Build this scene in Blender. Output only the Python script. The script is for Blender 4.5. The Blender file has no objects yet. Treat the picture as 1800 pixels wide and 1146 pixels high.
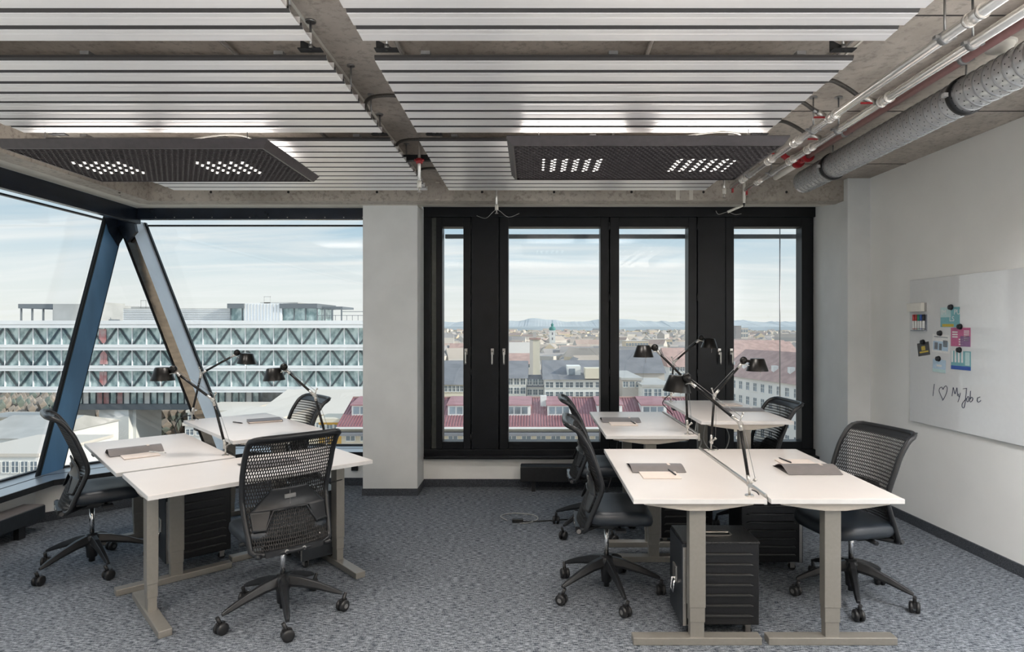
import bpy, bmesh, math, random
from mathutils import Vector, Matrix, Euler
random.seed(7)
sc = bpy.context.scene
COL = sc.collection
PI = math.pi

# ------------------------------------------------------------------ camera
cam_d = bpy.data.cameras.new('camera')
cam = bpy.data.objects.new('camera', cam_d)
COL.objects.link(cam)
cam.location = (0, 0, 1.58)
cam.rotation_euler = (PI / 2, 0, 0)
cam_d.sensor_width = 36.0
cam_d.lens = 36.0 * 1080 / 1800
cam_d.shift_x = -35 / 1800
cam_d.shift_y = 2 / 1800
cam_d.clip_start = 0.05
cam_d.clip_end = 30000
sc.camera = cam

# ------------------------------------------------------------------ world, sun, lamps, exposure
EXPOSURE = 0.0
SKY = 1.15
SUN = 4.0
DOWN_W = 64
UP_W = 120
w = bpy.data.worlds.new('sky'); sc.world = w
w.use_nodes = True
nt = w.node_tree; nt.nodes.clear()
def N(t, kind, **kw):
    n = t.nodes.new(kind)
    for k, v in kw.items():
        setattr(n, k, v)
    return n
out = N(nt, 'ShaderNodeOutputWorld'); bg = N(nt, 'ShaderNodeBackground')
tc = N(nt, 'ShaderNodeTexCoord'); sep = N(nt, 'ShaderNodeSeparateXYZ')
nt.links.new(tc.outputs['Generated'], sep.inputs[0])
ramp = N(nt, 'ShaderNodeValToRGB')
e = ramp.color_ramp.elements
e[0].position = 0.0; e[0].color = (0.80, 0.80, 0.76, 1)
e[1].position = 1.0; e[1].color = (0.40, 0.58, 0.80, 1)
for p, c in ((0.06, (0.74, 0.78, 0.78, 1)), (0.15, (0.46, 0.61, 0.72, 1)), (0.45, (0.44, 0.61, 0.80, 1))):
    el = ramp.color_ramp.elements.new(p); el.color = c
nt.links.new(sep.outputs['Z'], ramp.inputs[0])
zz = N(nt, 'ShaderNodeMath', operation='ADD'); zz.inputs[1].default_value = 0.10
nt.links.new(sep.outputs['Z'], zz.inputs[0])
ab = N(nt, 'ShaderNodeMath', operation='ABSOLUTE'); nt.links.new(zz.outputs[0], ab.inputs[0])
mx = N(nt, 'ShaderNodeMath', operation='MAXIMUM'); mx.inputs[1].default_value = 0.02
nt.links.new(ab.outputs[0], mx.inputs[0])
dx = N(nt, 'ShaderNodeMath', operation='DIVIDE'); dy = N(nt, 'ShaderNodeMath', operation='DIVIDE')
nt.links.new(sep.outputs['X'], dx.inputs[0]); nt.links.new(mx.outputs[0], dx.inputs[1])
nt.links.new(sep.outputs['Y'], dy.inputs[0]); nt.links.new(mx.outputs[0], dy.inputs[1])
cmb = N(nt, 'ShaderNodeCombineXYZ')
nt.links.new(dx.outputs[0], cmb.inputs[0]); nt.links.new(dy.outputs[0], cmb.inputs[1])
mp = N(nt, 'ShaderNodeMapping'); mp.inputs['Scale'].default_value = (0.30, 1.0, 1); mp.inputs['Rotation'].default_value = (0, 0, 0.16)
nt.links.new(cmb.outputs[0], mp.inputs[0])
nz = N(nt, 'ShaderNodeTexNoise'); nz.inputs['Scale'].default_value = 1.9; nz.inputs['Detail'].default_value = 7; nz.inputs['Roughness'].default_value = 0.55
nz.inputs['Distortion'].default_value = 0.6
nt.links.new(mp.outputs[0], nz.inputs['Vector'])
cr = N(nt, 'ShaderNodeValToRGB'); cr.color_ramp.elements[0].position = 0.40; cr.color_ramp.elements[1].position = 0.64
nt.links.new(nz.outputs['Fac'], cr.inputs[0])
mixc = N(nt, 'ShaderNodeMix', data_type='RGBA')
mixc.inputs[7].default_value = (0.83, 0.84, 0.84, 1)
fm = N(nt, 'ShaderNodeMath', operation='MULTIPLY'); fm.inputs[1].default_value = 0.78
nt.links.new(cr.outputs[0], fm.inputs[0]); nt.links.new(fm.outputs[0], mixc.inputs[0])
nt.links.new(ramp.outputs[0], mixc.inputs[6])
nt.links.new(mixc.outputs[2], bg.inputs[0]); bg.inputs[1].default_value = SKY
nt.links.new(bg.outputs[0], out.inputs[0])

sd = bpy.data.lights.new('sun', 'SUN'); sd.energy = SUN; sd.angle = 0.02; sd.color = (1.0, 0.93, 0.82)
so = bpy.data.objects.new('sun', sd); COL.objects.link(so)
so.rotation_euler = Vector((-0.90, 0.22, -0.42)).to_track_quat('-Z', 'Y').to_euler()

def area(name, loc, sx, sy, watts, col=(1, 0.94, 0.88), rot=(0, 0, 0), spread=180):
    d = bpy.data.lights.new(name, 'AREA'); d.shape = 'RECTANGLE'; d.size = sx; d.size_y = sy
    d.energy = watts; d.color = col; d.spread = math.radians(spread)
    o = bpy.data.objects.new(name, d); COL.objects.link(o); o.location = loc; o.rotation_euler = rot
    return o
# added fill lights, out of view, to brighten the room and its ceiling
for lx in (-2.4, 0.0, 2.2):
    area('fill_down', (lx, -1.0, 2.68), 1.4, 1.2, DOWN_W, spread=105)
    area('fill_up', (lx, -0.9, 1.25), 1.4, 0.9, UP_W, rot=(PI - 0.38, 0, 0), spread=100)
for lx in (-2.0, 0.4):
    area('fill_down', (lx, 1.1, 2.70), 1.6, 1.0, DOWN_W, spread=105)
for ly, lw_ in ((0.6, 62), (2.1, 56)):   # unseen fill added to brighten the whiteboard wall
    area('wall_fill', (2.3, ly, 2.60), 0.3, 1.1, lw_, rot=(0, -0.55, 0), spread=130, col=(0.97, 0.98, 1.0))
# light of the two luminaires in view (built below)
for lx, ly in ((-2.76, 4.0), (-1.96, 4.0), (0.255, 3.93), (1.08, 3.93)):
    area('luminaire_light', (lx, ly, 2.585), 0.36, 0.28, 8, spread=130)
    area('luminaire_uplight', (lx, ly, 2.67), 0.62, 0.5, 7, rot=(PI, 0, 0))
sc.view_settings.view_transform = 'Standard'
sc.view_settings.look = 'None'
sc.view_settings.gamma = 1
sc.view_settings.use_curve_mapping = False
sc.view_settings.exposure = EXPOSURE

# ------------------------------------------------------------------ materials
def mat(name, col, rough=0.5, metal=0.0, var=0.06, scale=30.0, stretch=(1, 1, 1), bump=0.0, bscale=None,
        col2=None, detail=4, emit=None, spec=None, lo=0.35, hi=0.65, coat=0.0):
    m = bpy.data.materials.new(name); m.use_nodes = True
    t = m.node_tree; b = t.nodes['Principled BSDF']
    b.inputs['Roughness'].default_value = rough
    b.inputs['Metallic'].default_value = metal
    if spec is not None: b.inputs['Specular IOR Level'].default_value = spec
    if coat: b.inputs['Coat Weight'].default_value = coat
    tcn = N(t, 'ShaderNodeTexCoord'); mpn = N(t, 'ShaderNodeMapping'); mpn.inputs['Scale'].default_value = stretch
    t.links.new(tcn.outputs['Object'], mpn.inputs[0])
    nn = N(t, 'ShaderNodeTexNoise'); nn.inputs['Scale'].default_value = scale; nn.inputs['Detail'].default_value = detail
    t.links.new(mpn.outputs[0], nn.inputs['Vector'])
    r = N(t, 'ShaderNodeValToRGB'); r.color_ramp.elements[0].position = lo; r.color_ramp.elements[1].position = hi
    a = col; c2 = col2
    if c2 is None:
        a = tuple(max(0, x * (1 - var)) for x in col); c2 = tuple(min(1, x * (1 + var)) for x in col)
    r.color_ramp.elements[0].color = (*a, 1); r.color_ramp.elements[1].color = (*c2, 1)
    t.links.new(nn.outputs['Fac'], r.inputs[0]); t.links.new(r.outputs[0], b.inputs['Base Color'])
    if bump:
        n2 = nn
        if bscale:
            n2 = N(t, 'ShaderNodeTexNoise'); n2.inputs['Scale'].default_value = bscale; n2.inputs['Detail'].default_value = 5
            t.links.new(mpn.outputs[0], n2.inputs['Vector'])
        bn = N(t, 'ShaderNodeBump'); bn.inputs['Strength'].default_value = bump; bn.inputs['Distance'].default_value = 0.01
        t.links.new(n2.outputs['Fac'], bn.inputs['Height']); t.links.new(bn.outputs[0], b.inputs['Normal'])
    if emit:
        b.inputs['Emission Color'].default_value = (*emit[0], 1); b.inputs['Emission Strength'].default_value = emit[1]
    return m

def carpet_mat():
    m = bpy.data.materials.new('carpet'); m.use_nodes = True
    t = m.node_tree; b = t.nodes['Principled BSDF']; b.inputs['Roughness'].default_value = 0.95
    b.inputs['Specular IOR Level'].default_value = 0.15
    tcn = N(t, 'ShaderNodeTexCoord')
    def noise(scale, stretch, detail, rot=0):
        mpn = N(t, 'ShaderNodeMapping'); mpn.inputs['Scale'].default_value = stretch; mpn.inputs['Rotation'].default_value = (0, 0, rot)
        t.links.new(tcn.outputs['Object'], mpn.inputs[0])
        n = N(t, 'ShaderNodeTexNoise'); n.inputs['Scale'].default_value = scale; n.inputs['Detail'].default_value = detail
        t.links.new(mpn.outputs[0], n.inputs['Vector']); return n
    n1 = noise(62, (0.42, 3.0, 1), 4); n2 = noise(75, (2.4, 0.8, 1), 2); n3 = noise(1.2, (1, 1, 1), 2); n4 = noise(260, (1, 1, 1), 2)
    def ramp2(n, lo, hi, c1, c2):
        r = N(t, 'ShaderNodeValToRGB'); r.color_ramp.elements[0].position = lo; r.color_ramp.elements[1].position = hi
        r.color_ramp.elements[0].color = (*c1, 1); r.color_ramp.elements[1].color = (*c2, 1)
        t.links.new(n.outputs['Fac'], r.inputs[0]); return r
    r1 = ramp2(n1, 0.43, 0.60, (0.022, 0.030, 0.042), (0.33, 0.355, 0.385))
    r2 = ramp2(n2, 0.43, 0.59, (0.030, 0.038, 0.051), (0.26, 0.285, 0.315))
    r4 = ramp2(n4, 0.3, 0.7, (0.55, 0.55, 0.55), (1.25, 1.25, 1.25))
    m1 = N(t, 'ShaderNodeMix', data_type='RGBA'); m1.inputs[0].default_value = 0.34
    t.links.new(r1.outputs[0], m1.inputs[6]); t.links.new(r2.outputs[0], m1.inputs[7])
    m2 = N(t, 'ShaderNodeMix', data_type='RGBA', blend_type='MULTIPLY'); m2.inputs[0].default_value = 0.7
    t.links.new(m1.outputs[2], m2.inputs[6]); t.links.new(r4.outputs[0], m2.inputs[7])
    t.links.new(m2.outputs[2], b.inputs['Base Color'])
    bn = N(t, 'ShaderNodeBump'); bn.inputs['Strength'].default_value = 0.5; bn.inputs['Distance'].default_value = 0.006
    t.links.new(n1.outputs['Fac'], bn.inputs['Height']); t.links.new(bn.outputs[0], b.inputs['Normal'])
    return m

def concrete_mat(name, c1, c2, c3):
    m = bpy.data.materials.new(name); m.use_nodes = True
    t = m.node_tree; b = t.nodes['Principled BSDF']; b.inputs['Roughness'].default_value = 0.62
    tcn = N(t, 'ShaderNodeTexCoord')
    n1 = N(t, 'ShaderNodeTexNoise'); n1.inputs['Scale'].default_value = 1.6; n1.inputs['Detail'].default_value = 8; n1.inputs['Roughness'].default_value = 0.62
    n2 = N(t, 'ShaderNodeTexNoise'); n2.inputs['Scale'].default_value = 26; n2.inputs['Detail'].default_value = 6; n2.inputs['Roughness'].default_value = 0.7
    t.links.new(tcn.outputs['Object'], n1.inputs['Vector']); t.links.new(tcn.outputs['Object'], n2.inputs['Vector'])
    r = N(t, 'ShaderNodeValToRGB'); r.color_ramp.elements[0].position = 0.32; r.color_ramp.elements[1].position = 0.68
    r.color_ramp.elements[0].color = (*c1, 1); r.color_ramp.elements[1].color = (*c2, 1)
    t.links.new(n1.outputs['Fac'], r.inputs[0])
    r2 = N(t, 'ShaderNodeValToRGB'); r2.color_ramp.elements[0].position = 0.36; r2.color_ramp.elements[1].position = 0.5
    r2.color_ramp.elements[0].color = (0.6, 0.6, 0.6, 1); r2.color_ramp.elements[1].color = (0, 0, 0, 1)
    t.links.new(n2.outputs['Fac'], r2.inputs[0])
    mm = N(t, 'ShaderNodeMix', data_type='RGBA'); mm.inputs[7].default_value = (*c3, 1)
    t.links.new(r2.outputs[0], mm.inputs[0]); t.links.new(r.outputs[0], mm.inputs[6])
    t.links.new(mm.outputs[2], b.inputs['Base Color'])
    bn = N(t, 'ShaderNodeBump'); bn.inputs['Strength'].default_value = 0.25; bn.inputs['Distance'].default_value = 0.01
    t.links.new(n2.outputs['Fac'], bn.inputs['Height']); t.links.new(bn.outputs[0], b.inputs['Normal'])
    return m

def glass_mat(name='window_glass', tint=(0.97, 0.985, 0.98), refl=1.0):
    m = bpy.data.materials.new(name); m.use_nodes = True
    t = m.node_tree; t.nodes.clear()
    o = N(t, 'ShaderNodeOutputMaterial'); mixs = N(t, 'ShaderNodeMixShader')
    tr = N(t, 'ShaderNodeBsdfTransparent'); tr.inputs[0].default_value = (*tint, 1)
    gl = N(t, 'ShaderNodeBsdfGlossy'); gl.inputs['Roughness'].default_value = 0.01
    lw = N(t, 'ShaderNodeLayerWeight'); pw_ = N(t, 'ShaderNodeMath', operation='POWER'); pw_.inputs[1].default_value = 5
    mu = N(t, 'ShaderNodeMath', operation='MULTIPLY_ADD'); mu.inputs[1].default_value = 0.9 * refl; mu.inputs[2].default_value = 0.035 * refl
    t.links.new(lw.outputs['Facing'], pw_.inputs[0]); t.links.new(pw_.outputs[0], mu.inputs[0])
    t.links.new(mu.outputs[0], mixs.inputs[0])
    t.links.new(tr.outputs[0], mixs.inputs[1]); t.links.new(gl.outputs[0], mixs.inputs[2])
    t.links.new(mixs.outputs[0], o.inputs[0])
    return m

M = {}
M['carpet'] = carpet_mat()
M['skirting'] = mat('dark_carpet_skirting', (0.02, 0.023, 0.03), 0.95, scale=140, stretch=(1, 1, 2), col2=(0.085, 0.095, 0.11), bump=0.3)
M['wall'] = mat('white_paint', (0.86, 0.86, 0.835), 0.55, var=0.02, scale=3, bump=0.03, bscale=180)
M['plaster'] = mat('pillar_plaster', (0.70, 0.715, 0.71), 0.6, var=0.035, scale=4, bump=0.04, bscale=120)
M['concrete'] = concrete_mat('ceiling_concrete', (0.30, 0.265, 0.23), (0.52, 0.47, 0.415), (0.20, 0.175, 0.15))
M['beam'] = concrete_mat('beam_concrete', (0.30, 0.27, 0.235), (0.50, 0.455, 0.40), (0.14, 0.12, 0.10))
M['soffit'] = mat('soffit_plaster', (0.62, 0.60, 0.54), 0.6, var=0.06, scale=8)
M['frame'] = mat('black_window_frame', (0.006, 0.007, 0.009), 0.38, 0.0, var=0.2, scale=6, spec=0.28)
M['frame2'] = mat('navy_head_frame', (0.010, 0.016, 0.027), 0.25, 0.15, var=0.2, scale=5)
M['blue_steel'] = mat('blue_painted_steel', (0.105, 0.235, 0.40), 0.30, 0.3, var=0.2, scale=3, stretch=(3, 1, 0.4))
M['bronze_steel'] = mat('bronze_steel', (0.30, 0.235, 0.18), 0.16, 0.95, var=0.15, scale=8, stretch=(1, 1, 3), bump=0.25, bscale=6)
M['pale_steel'] = mat('pale_cover_lit_side', (0.62, 0.66, 0.70), 0.35, 0.3, var=0.04, scale=5)
M['sill'] = mat('aluminium_sill', (0.42, 0.46, 0.50), 0.30, 0.55, var=0.05, scale=5)
M['jamb_sheen'] = mat('grey_green_jamb_sheen', (0.085, 0.09, 0.08), 0.3, 0.4, var=0.1)  # grey-green colour stands for light reflected in the jamb reveal
M['blind'] = mat('slate_blind_rail', (0.13, 0.145, 0.165), 0.5, var=0.05)
M['glass'] = glass_mat()
M['alu'] = mat('ribbed_aluminium', (0.92, 0.905, 0.905), 0.34, 0.40, var=0.02, scale=10, stretch=(0.15, 6, 6))
M['riser_shade'] = mat('slat_riser_shade', (0.035, 0.033, 0.033), 0.5, var=0.05)  # dark colour stands for the shade on the slat risers
M['galv'] = mat('galvanised_steel', (0.88, 0.89, 0.90), 0.24, 0.55, var=0.05, scale=18, stretch=(1, 1, 1))
M['galv_dark'] = mat('duct_seam_steel', (0.30, 0.305, 0.31), 0.4, 0.6, var=0.1)
M['pipe'] = mat('polished_steel_pipe', (0.86, 0.84, 0.81), 0.2, 0.7, var=0.03)
M['pinkpipe'] = mat('red_brown_pipe', (0.24, 0.125, 0.12), 0.45, var=0.08)
M['red'] = mat('red_valve_paint', (0.30, 0.012, 0.018), 0.4, var=0.1)
M['white_plastic'] = mat('white_plastic', (0.78, 0.76, 0.70), 0.4, var=0.02)
M['hole'] = mat('dark_hole', (0.01, 0.01, 0.01), 0.9)
M['hose'] = mat('dark_flex_hose', (0.045, 0.04, 0.035), 0.5, var=0.3, scale=120)
M['blackmetal'] = mat('black_metal', (0.02, 0.021, 0.023), 0.4, 0.3, var=0.15)
M['bolt'] = mat('steel_rod', (0.30, 0.30, 0.30), 0.35, 0.9, var=0.05)
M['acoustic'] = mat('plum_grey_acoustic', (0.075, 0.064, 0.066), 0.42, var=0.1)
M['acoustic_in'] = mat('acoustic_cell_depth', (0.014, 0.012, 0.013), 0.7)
M['led'] = mat('led_lens', (1, 1, 1), 0.4, emit=((1, 0.95, 0.88), 1.6))
M['top'] = mat('white_laminate', (0.765, 0.715, 0.68), 0.32, var=0.012, scale=6)
M['edge'] = mat('pale_edge_band', (0.66, 0.65, 0.64), 0.45, var=0.02)
M['deskleg'] = mat('beige_grey_powder_coat', (0.25, 0.235, 0.21), 0.42, 0.35, var=0.03, scale=60)
M['bracket'] = mat('beige_bracket', (0.46, 0.42, 0.37), 0.45, 0.1, var=0.03)
M['seat'] = mat('dark_blue_grey_seat', (0.016, 0.022, 0.030), 0.42, var=0.12, scale=300, bump=0.12, spec=0.6)
M['chairplastic'] = mat('dark_grey_plastic', (0.016, 0.017, 0.019), 0.33, var=0.08, scale=80, spec=0.4)
M['chairmesh'] = mat('dark_net', (0.018, 0.017, 0.017), 0.42, var=0.1, spec=0.3)
M['chrome'] = mat('chrome', (0.72, 0.72, 0.72), 0.12, 1.0, var=0.02)
M['castor'] = mat('castor_black', (0.014, 0.014, 0.015), 0.45, var=0.1)
M['castor_hub'] = mat('castor_grey', (0.16, 0.16, 0.16), 0.5, var=0.1)
M['case'] = mat('black_case', (0.012, 0.012, 0.013), 0.3, 0.25, var=0.2, scale=90, bump=0.08)
M['case_rib'] = mat('black_case_rib', (0.03, 0.03, 0.03), 0.28, 0.3, var=0.1)  # ribs lighter than the case, highlights put into the colour
M['case_top'] = mat('black_pebbled_top', (0.016, 0.016, 0.017), 0.28, 0.2, var=0.3, scale=160, bump=0.5)
M['case_blue'] = mat('case_door', (0.022, 0.026, 0.031), 0.45, 0.2, var=0.1)
M['satin'] = mat('satin_aluminium', (0.55, 0.53, 0.50), 0.28, 0.9, var=0.03)
M['lampblack'] = mat('lamp_shade_black', (0.014, 0.013, 0.012), 0.30, 0.55, var=0.1)
M['lamparm'] = mat('lamp_arm_black', (0.022, 0.021, 0.021), 0.25, 0.6, var=0.1)
M['lampinner'] = mat('lamp_inner_copper', (0.62, 0.36, 0.22), 0.35, 0.6, var=0.05)
M['folder'] = mat('taupe_card', (0.20, 0.18, 0.175), 0.45, var=0.05)
M['paper'] = mat('blush_paper', (0.80, 0.70, 0.63), 0.7, var=0.02)
M['notebook'] = mat('brown_notebook', (0.115, 0.085, 0.08), 0.4, var=0.08)
M['pen'] = mat('dark_pen', (0.03, 0.03, 0.035), 0.3)
M['board'] = mat('white_enamel', (0.80, 0.815, 0.82), 0.05, var=0.01, spec=0.5, coat=0.5)
M['ink'] = mat('dark_marker_ink', (0.015, 0.02, 0.06), 0.5)
M['cablegrey'] = mat('grey_cable', (0.34, 0.34, 0.33), 0.5)
M['cableblack'] = mat('black_cable', (0.015, 0.015, 0.016), 0.5)
for k, c in dict(teal=(0.20, 0.46, 0.50), teal_pale=(0.55, 0.74, 0.74), magenta=(0.55, 0.14, 0.28), purple=(0.28, 0.15, 0.30), skyblue=(0.50, 0.66, 0.80),
                 charcoal=(0.07, 0.07, 0.075), gold=(0.60, 0.45, 0.06), white=(0.82, 0.82, 0.81), navy=(0.30, 0.33, 0.38), mred=(0.50, 0.07, 0.07),
                 mgreen=(0.03, 0.28, 0.16), mblue=(0.05, 0.12, 0.45), mblack=(0.02, 0.02, 0.025), sketch=(0.25, 0.27, 0.30)).items():
    M[k] = mat('print_' + k, c, 0.45, var=0.04, scale=60)
# outdoors
M['x_white'] = mat('white_cladding', (0.90, 0.91, 0.93), 0.5, var=0.03, scale=0.3)
M['x_render'] = mat('white_render', (0.82, 0.82, 0.80), 0.8, var=0.04, scale=0.3)
M['x_cream'] = mat('cream_render', (0.74, 0.68, 0.56), 0.8, var=0.04, scale=0.3)
M['x_grey'] = mat('grey_metal_roof', (0.47, 0.465, 0.45), 0.6, var=0.08, scale=0.4)
M['x_dark'] = mat('slate_roof', (0.21, 0.215, 0.235), 0.7, var=0.12, scale=0.5)
M['x_red'] = mat('red_seam_roof', (0.37, 0.185, 0.20), 0.5, var=0.12, scale=0.6, stretch=(1, 3, 1))
M['x_seam'] = mat('dark_red_seam', (0.27, 0.11, 0.125), 0.5, var=0.1)
M['x_tile'] = mat('red_tile_roof', (0.47, 0.32, 0.285), 0.8, var=0.14, scale=0.6)
M['x_win'] = mat('far_window_glass', (0.20, 0.25, 0.30), 0.12, 0.2, var=0.5, scale=0.35, spec=0.8)
M['x_pane'] = mat('teal_facade_glass', (0.12, 0.22, 0.235), 0.08, 0.2, scale=0.9, stretch=(1, 1, 0.6), col2=(0.55, 0.68, 0.68), spec=0.9, detail=8, lo=0.38, hi=0.62)
M['x_truss'] = mat('dark_truss_steel', (0.06, 0.08, 0.095), 0.5, 0.3)
M['x_band'] = mat('dark_slab_edge', (0.14, 0.16, 0.18), 0.6)
M['x_redwall'] = mat('red_interior', (0.50, 0.17, 0.17), 0.7, col2=(0.55, 0.42, 0.42), scale=0.6)
M['x_ground'] = mat('city_ground', (0.30, 0.245, 0.19), 0.95, scale=0.012, col2=(0.50, 0.44, 0.37), detail=10, lo=0.3, hi=0.7)
M['x_tree'] = mat('bare_trees', (0.31, 0.265, 0.225), 0.95, var=0.25, scale=0.05)
M['x_tree2'] = mat('dark_evergreens', (0.17, 0.20, 0.175), 0.95, var=0.2, scale=0.05)
M['x_mount'] = mat('mountain_haze_blue', (0.46, 0.50, 0.525), 1.0, var=0.06, scale=0.004)  # aerial haze is mixed into the far range colours
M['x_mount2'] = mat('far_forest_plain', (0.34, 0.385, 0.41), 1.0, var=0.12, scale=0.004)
M['x_copper'] = mat('green_copper', (0.08, 0.27, 0.25), 0.6, var=0.1, scale=0.5)
M['x_c1'] = mat('town_wall_a', (0.70, 0.65, 0.59), 0.9, var=0.05, scale=0.05)  # town walls and roofs are paled to carry distance haze
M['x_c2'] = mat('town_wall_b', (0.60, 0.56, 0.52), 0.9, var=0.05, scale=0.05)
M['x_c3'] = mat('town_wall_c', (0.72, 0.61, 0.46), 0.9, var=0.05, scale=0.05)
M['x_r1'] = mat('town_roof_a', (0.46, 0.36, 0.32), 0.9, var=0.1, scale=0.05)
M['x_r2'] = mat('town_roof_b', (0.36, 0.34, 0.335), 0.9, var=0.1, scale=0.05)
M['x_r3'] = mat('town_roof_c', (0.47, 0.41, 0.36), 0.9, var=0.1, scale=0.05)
M['x_yellow'] = mat('yellow_panel', (0.75, 0.45, 0.10), 0.7)

# ------------------------------------------------------------------ mesh helpers
class MB:
    def __init__(s): s.v = []; s.f = []; s.m = []; s.sm = []
    def add(s, vs, fs, mi=0, smooth=False, T=None):
        o = len(s.v)
        s.v += [tuple(T @ Vector(p)) if T else tuple(p) for p in vs]
        for f in fs:
            s.f.append(tuple(i + o for i in f)); s.m.append(mi); s.sm.append(smooth)
        return s
    def box(s, x0, x1, y0, y1, z0, z1, mi=0, T=None):
        vs = [(x, y, z) for z in (z0, z1) for y in (y0, y1) for x in (x0, x1)]
        return s.add(vs, [(0, 2, 3, 1), (4, 5, 7, 6), (0, 1, 5, 4), (2, 6, 7, 3), (0, 4, 6, 2), (1, 3, 7, 5)], mi, False, T)
    def prism(s, poly, a, b, axis='z', mi=0, T=None, smooth=False):
        n = len(poly)
        def P(p, h):
            return {'z': (p[0], p[1], h), 'y': (p[0], h, p[1]), 'x': (h, p[0], p[1])}[axis]
        vs = [P(p, a) for p in poly] + [P(p, b) for p in poly]
        fs = [tuple(range(n))[::-1], tuple(range(n, 2 * n))]
        s.add(vs, fs, mi, False, T)
        o = len(s.v) - 2 * n
        for i in range(n):
            j = (i + 1) % n
            s.f.append((o + i, o + j, o + n + j, o + n + i)); s.m.append(mi); s.sm.append(smooth)
        return s
    def tube(s, pts, r, n=10, mi=0, closed=False, cap=True, flat=1.0, up=None):
        pts = [Vector(p) for p in pts]; L = len(pts)
        rs = r if isinstance(r, (list, tuple)) else [r] * L
        rings = []; prev = None
        for i, p in enumerate(pts):
            if closed: d = pts[(i + 1) % L] - pts[i - 1]
            else: d = pts[min(i + 1, L - 1)] - pts[max(i - 1, 0)]
            d.normalize()
            if prev is None:
                a = Vector(up) if up else (Vector((0, 0, 1)) if abs(d.z) < 0.9 else Vector((1, 0, 0)))
            else: a = prev
            a = (a - d * a.dot(d)); 
            if a.length < 1e-6: a = d.orthogonal()
            a.normalize(); prev = a; b = d.cross(a)
            rings.append([p + a * math.cos(2 * PI * k / n) * rs[i] * flat + b * math.sin(2 * PI * k / n) * rs[i] for k in range(n)])
        o = len(s.v)
        for rg in rings: s.v += [tuple(q) for q in rg]
        for i in range(L if closed else L - 1):
            j = (i + 1) % L
            for k in range(n):
                k2 = (k + 1) % n
                s.f.append((o + i * n + k, o + i * n + k2, o + j * n + k2, o + j * n + k)); s.m.append(mi); s.sm.append(True)
        if cap and not closed:
            s.f.append(tuple(o + k for k in range(n))[::-1]); s.m.append(mi); s.sm.append(False)
            s.f.append(tuple(o + (L - 1) * n + k for k in range(n))); s.m.append(mi); s.sm.append(False)
        return s
    def cyl(s, a, b, r, n=16, mi=0, r2=None):
        return s.tube([a, b], [r, r if r2 is None else r2], n, mi)
    def lathe(s, prof, c=(0, 0, 0), n=24, mi=0, T=None):
        o = len(s.v); L = len(prof)
        for (r, z) in prof:
            for k in range(n):
                p = Vector((c[0] + r * math.cos(2 * PI * k / n), c[1] + r * math.sin(2 * PI * k / n), c[2] + z))
                s.v.append(tuple(T @ p) if T else tuple(p))
        for i in range(L - 1):
            for k in range(n):
                k2 = (k + 1) % n
                s.f.append((o + i * n + k, o + i * n + k2, o + (i + 1) * n + k2, o + (i + 1) * n + k)); s.m.append(mi); s.sm.append(True)
        return s
    def build(s, name, mats, parent=None, bevel=0.0, kind=None, label=None):
        me = bpy.data.meshes.new(name)
        me.from_pydata(s.v, [], s.f)
        if not isinstance(mats, (list, tuple)): mats = [mats]
        for m in mats: me.materials.append(M[m] if isinstance(m, str) else m)
        me.polygons.foreach_set('material_index', s.m)
        me.polygons.foreach_set('use_smooth', s.sm)
        me.update()
        return link(name, me, parent, bevel, kind, label)
def link(name, me, parent=None, bevel=0.0, kind=None, label=None):
    o = bpy.data.objects.new(name, me); COL.objects.link(o)
    if parent: o.parent = parent
    if bevel:
        b = o.modifiers.new('bevel', 'BEVEL'); b.width = bevel; b.segments = 2; b.limit_method = 'ANGLE'; b.angle_limit = 0.6
    if kind: o['kind'] = kind
    if label: o['label'] = label
    return o
def tag(o, label, cat=None, group=None, kind=None):
    o['label'] = label
    if cat: o['category'] = cat
    if group: o['group'] = group
    if kind: o['kind'] = kind
    return o
def thing(name, label, cat, loc=(0, 0, 0), rz=0.0, group=None):
    o = bpy.data.objects.new(name, None); COL.objects.link(o); o.empty_display_size = 0.05
    o.location = loc; o.rotation_euler = (0, 0, rz)
    return tag(o, label, cat, group)
def struct(o, label): return tag(o, label, None, None, 'structure')
def copy_tree(o, parent=None):
    c = o.copy(); COL.objects.link(c); c.parent = parent
    for ch in o.children: copy_tree(ch, c)
    return c
def catmull(pts, n=6, closed=False):
    P = [Vector(p) for p in pts]; L = len(P); out = []
    for i in range(L if closed else L - 1):
        p0 = P[i - 1] if (closed or i > 0) else P[0]; p1 = P[i]; p2 = P[(i + 1) % L]; p3 = P[(i + 2) % L] if (closed or i + 2 < L) else P[-1]
        for k in range(n):
            t = k / n
            out.append(0.5 * ((2 * p1) + (p2 - p0) * t + (2 * p0 - 5 * p1 + 4 * p2 - p3) * t * t + (3 * p1 - p0 - 3 * p2 + p3) * t ** 3))
    if not closed: out.append(P[-1])
    return out  # greyer strip added as the shaded left side of the tower
def at(px, py, Y):   # measured pixel and distance -> room metres
    return Vector(((px - 935) * Y / 1080, Y, 1.58 - (py - 575) * Y / 1080))

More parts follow.
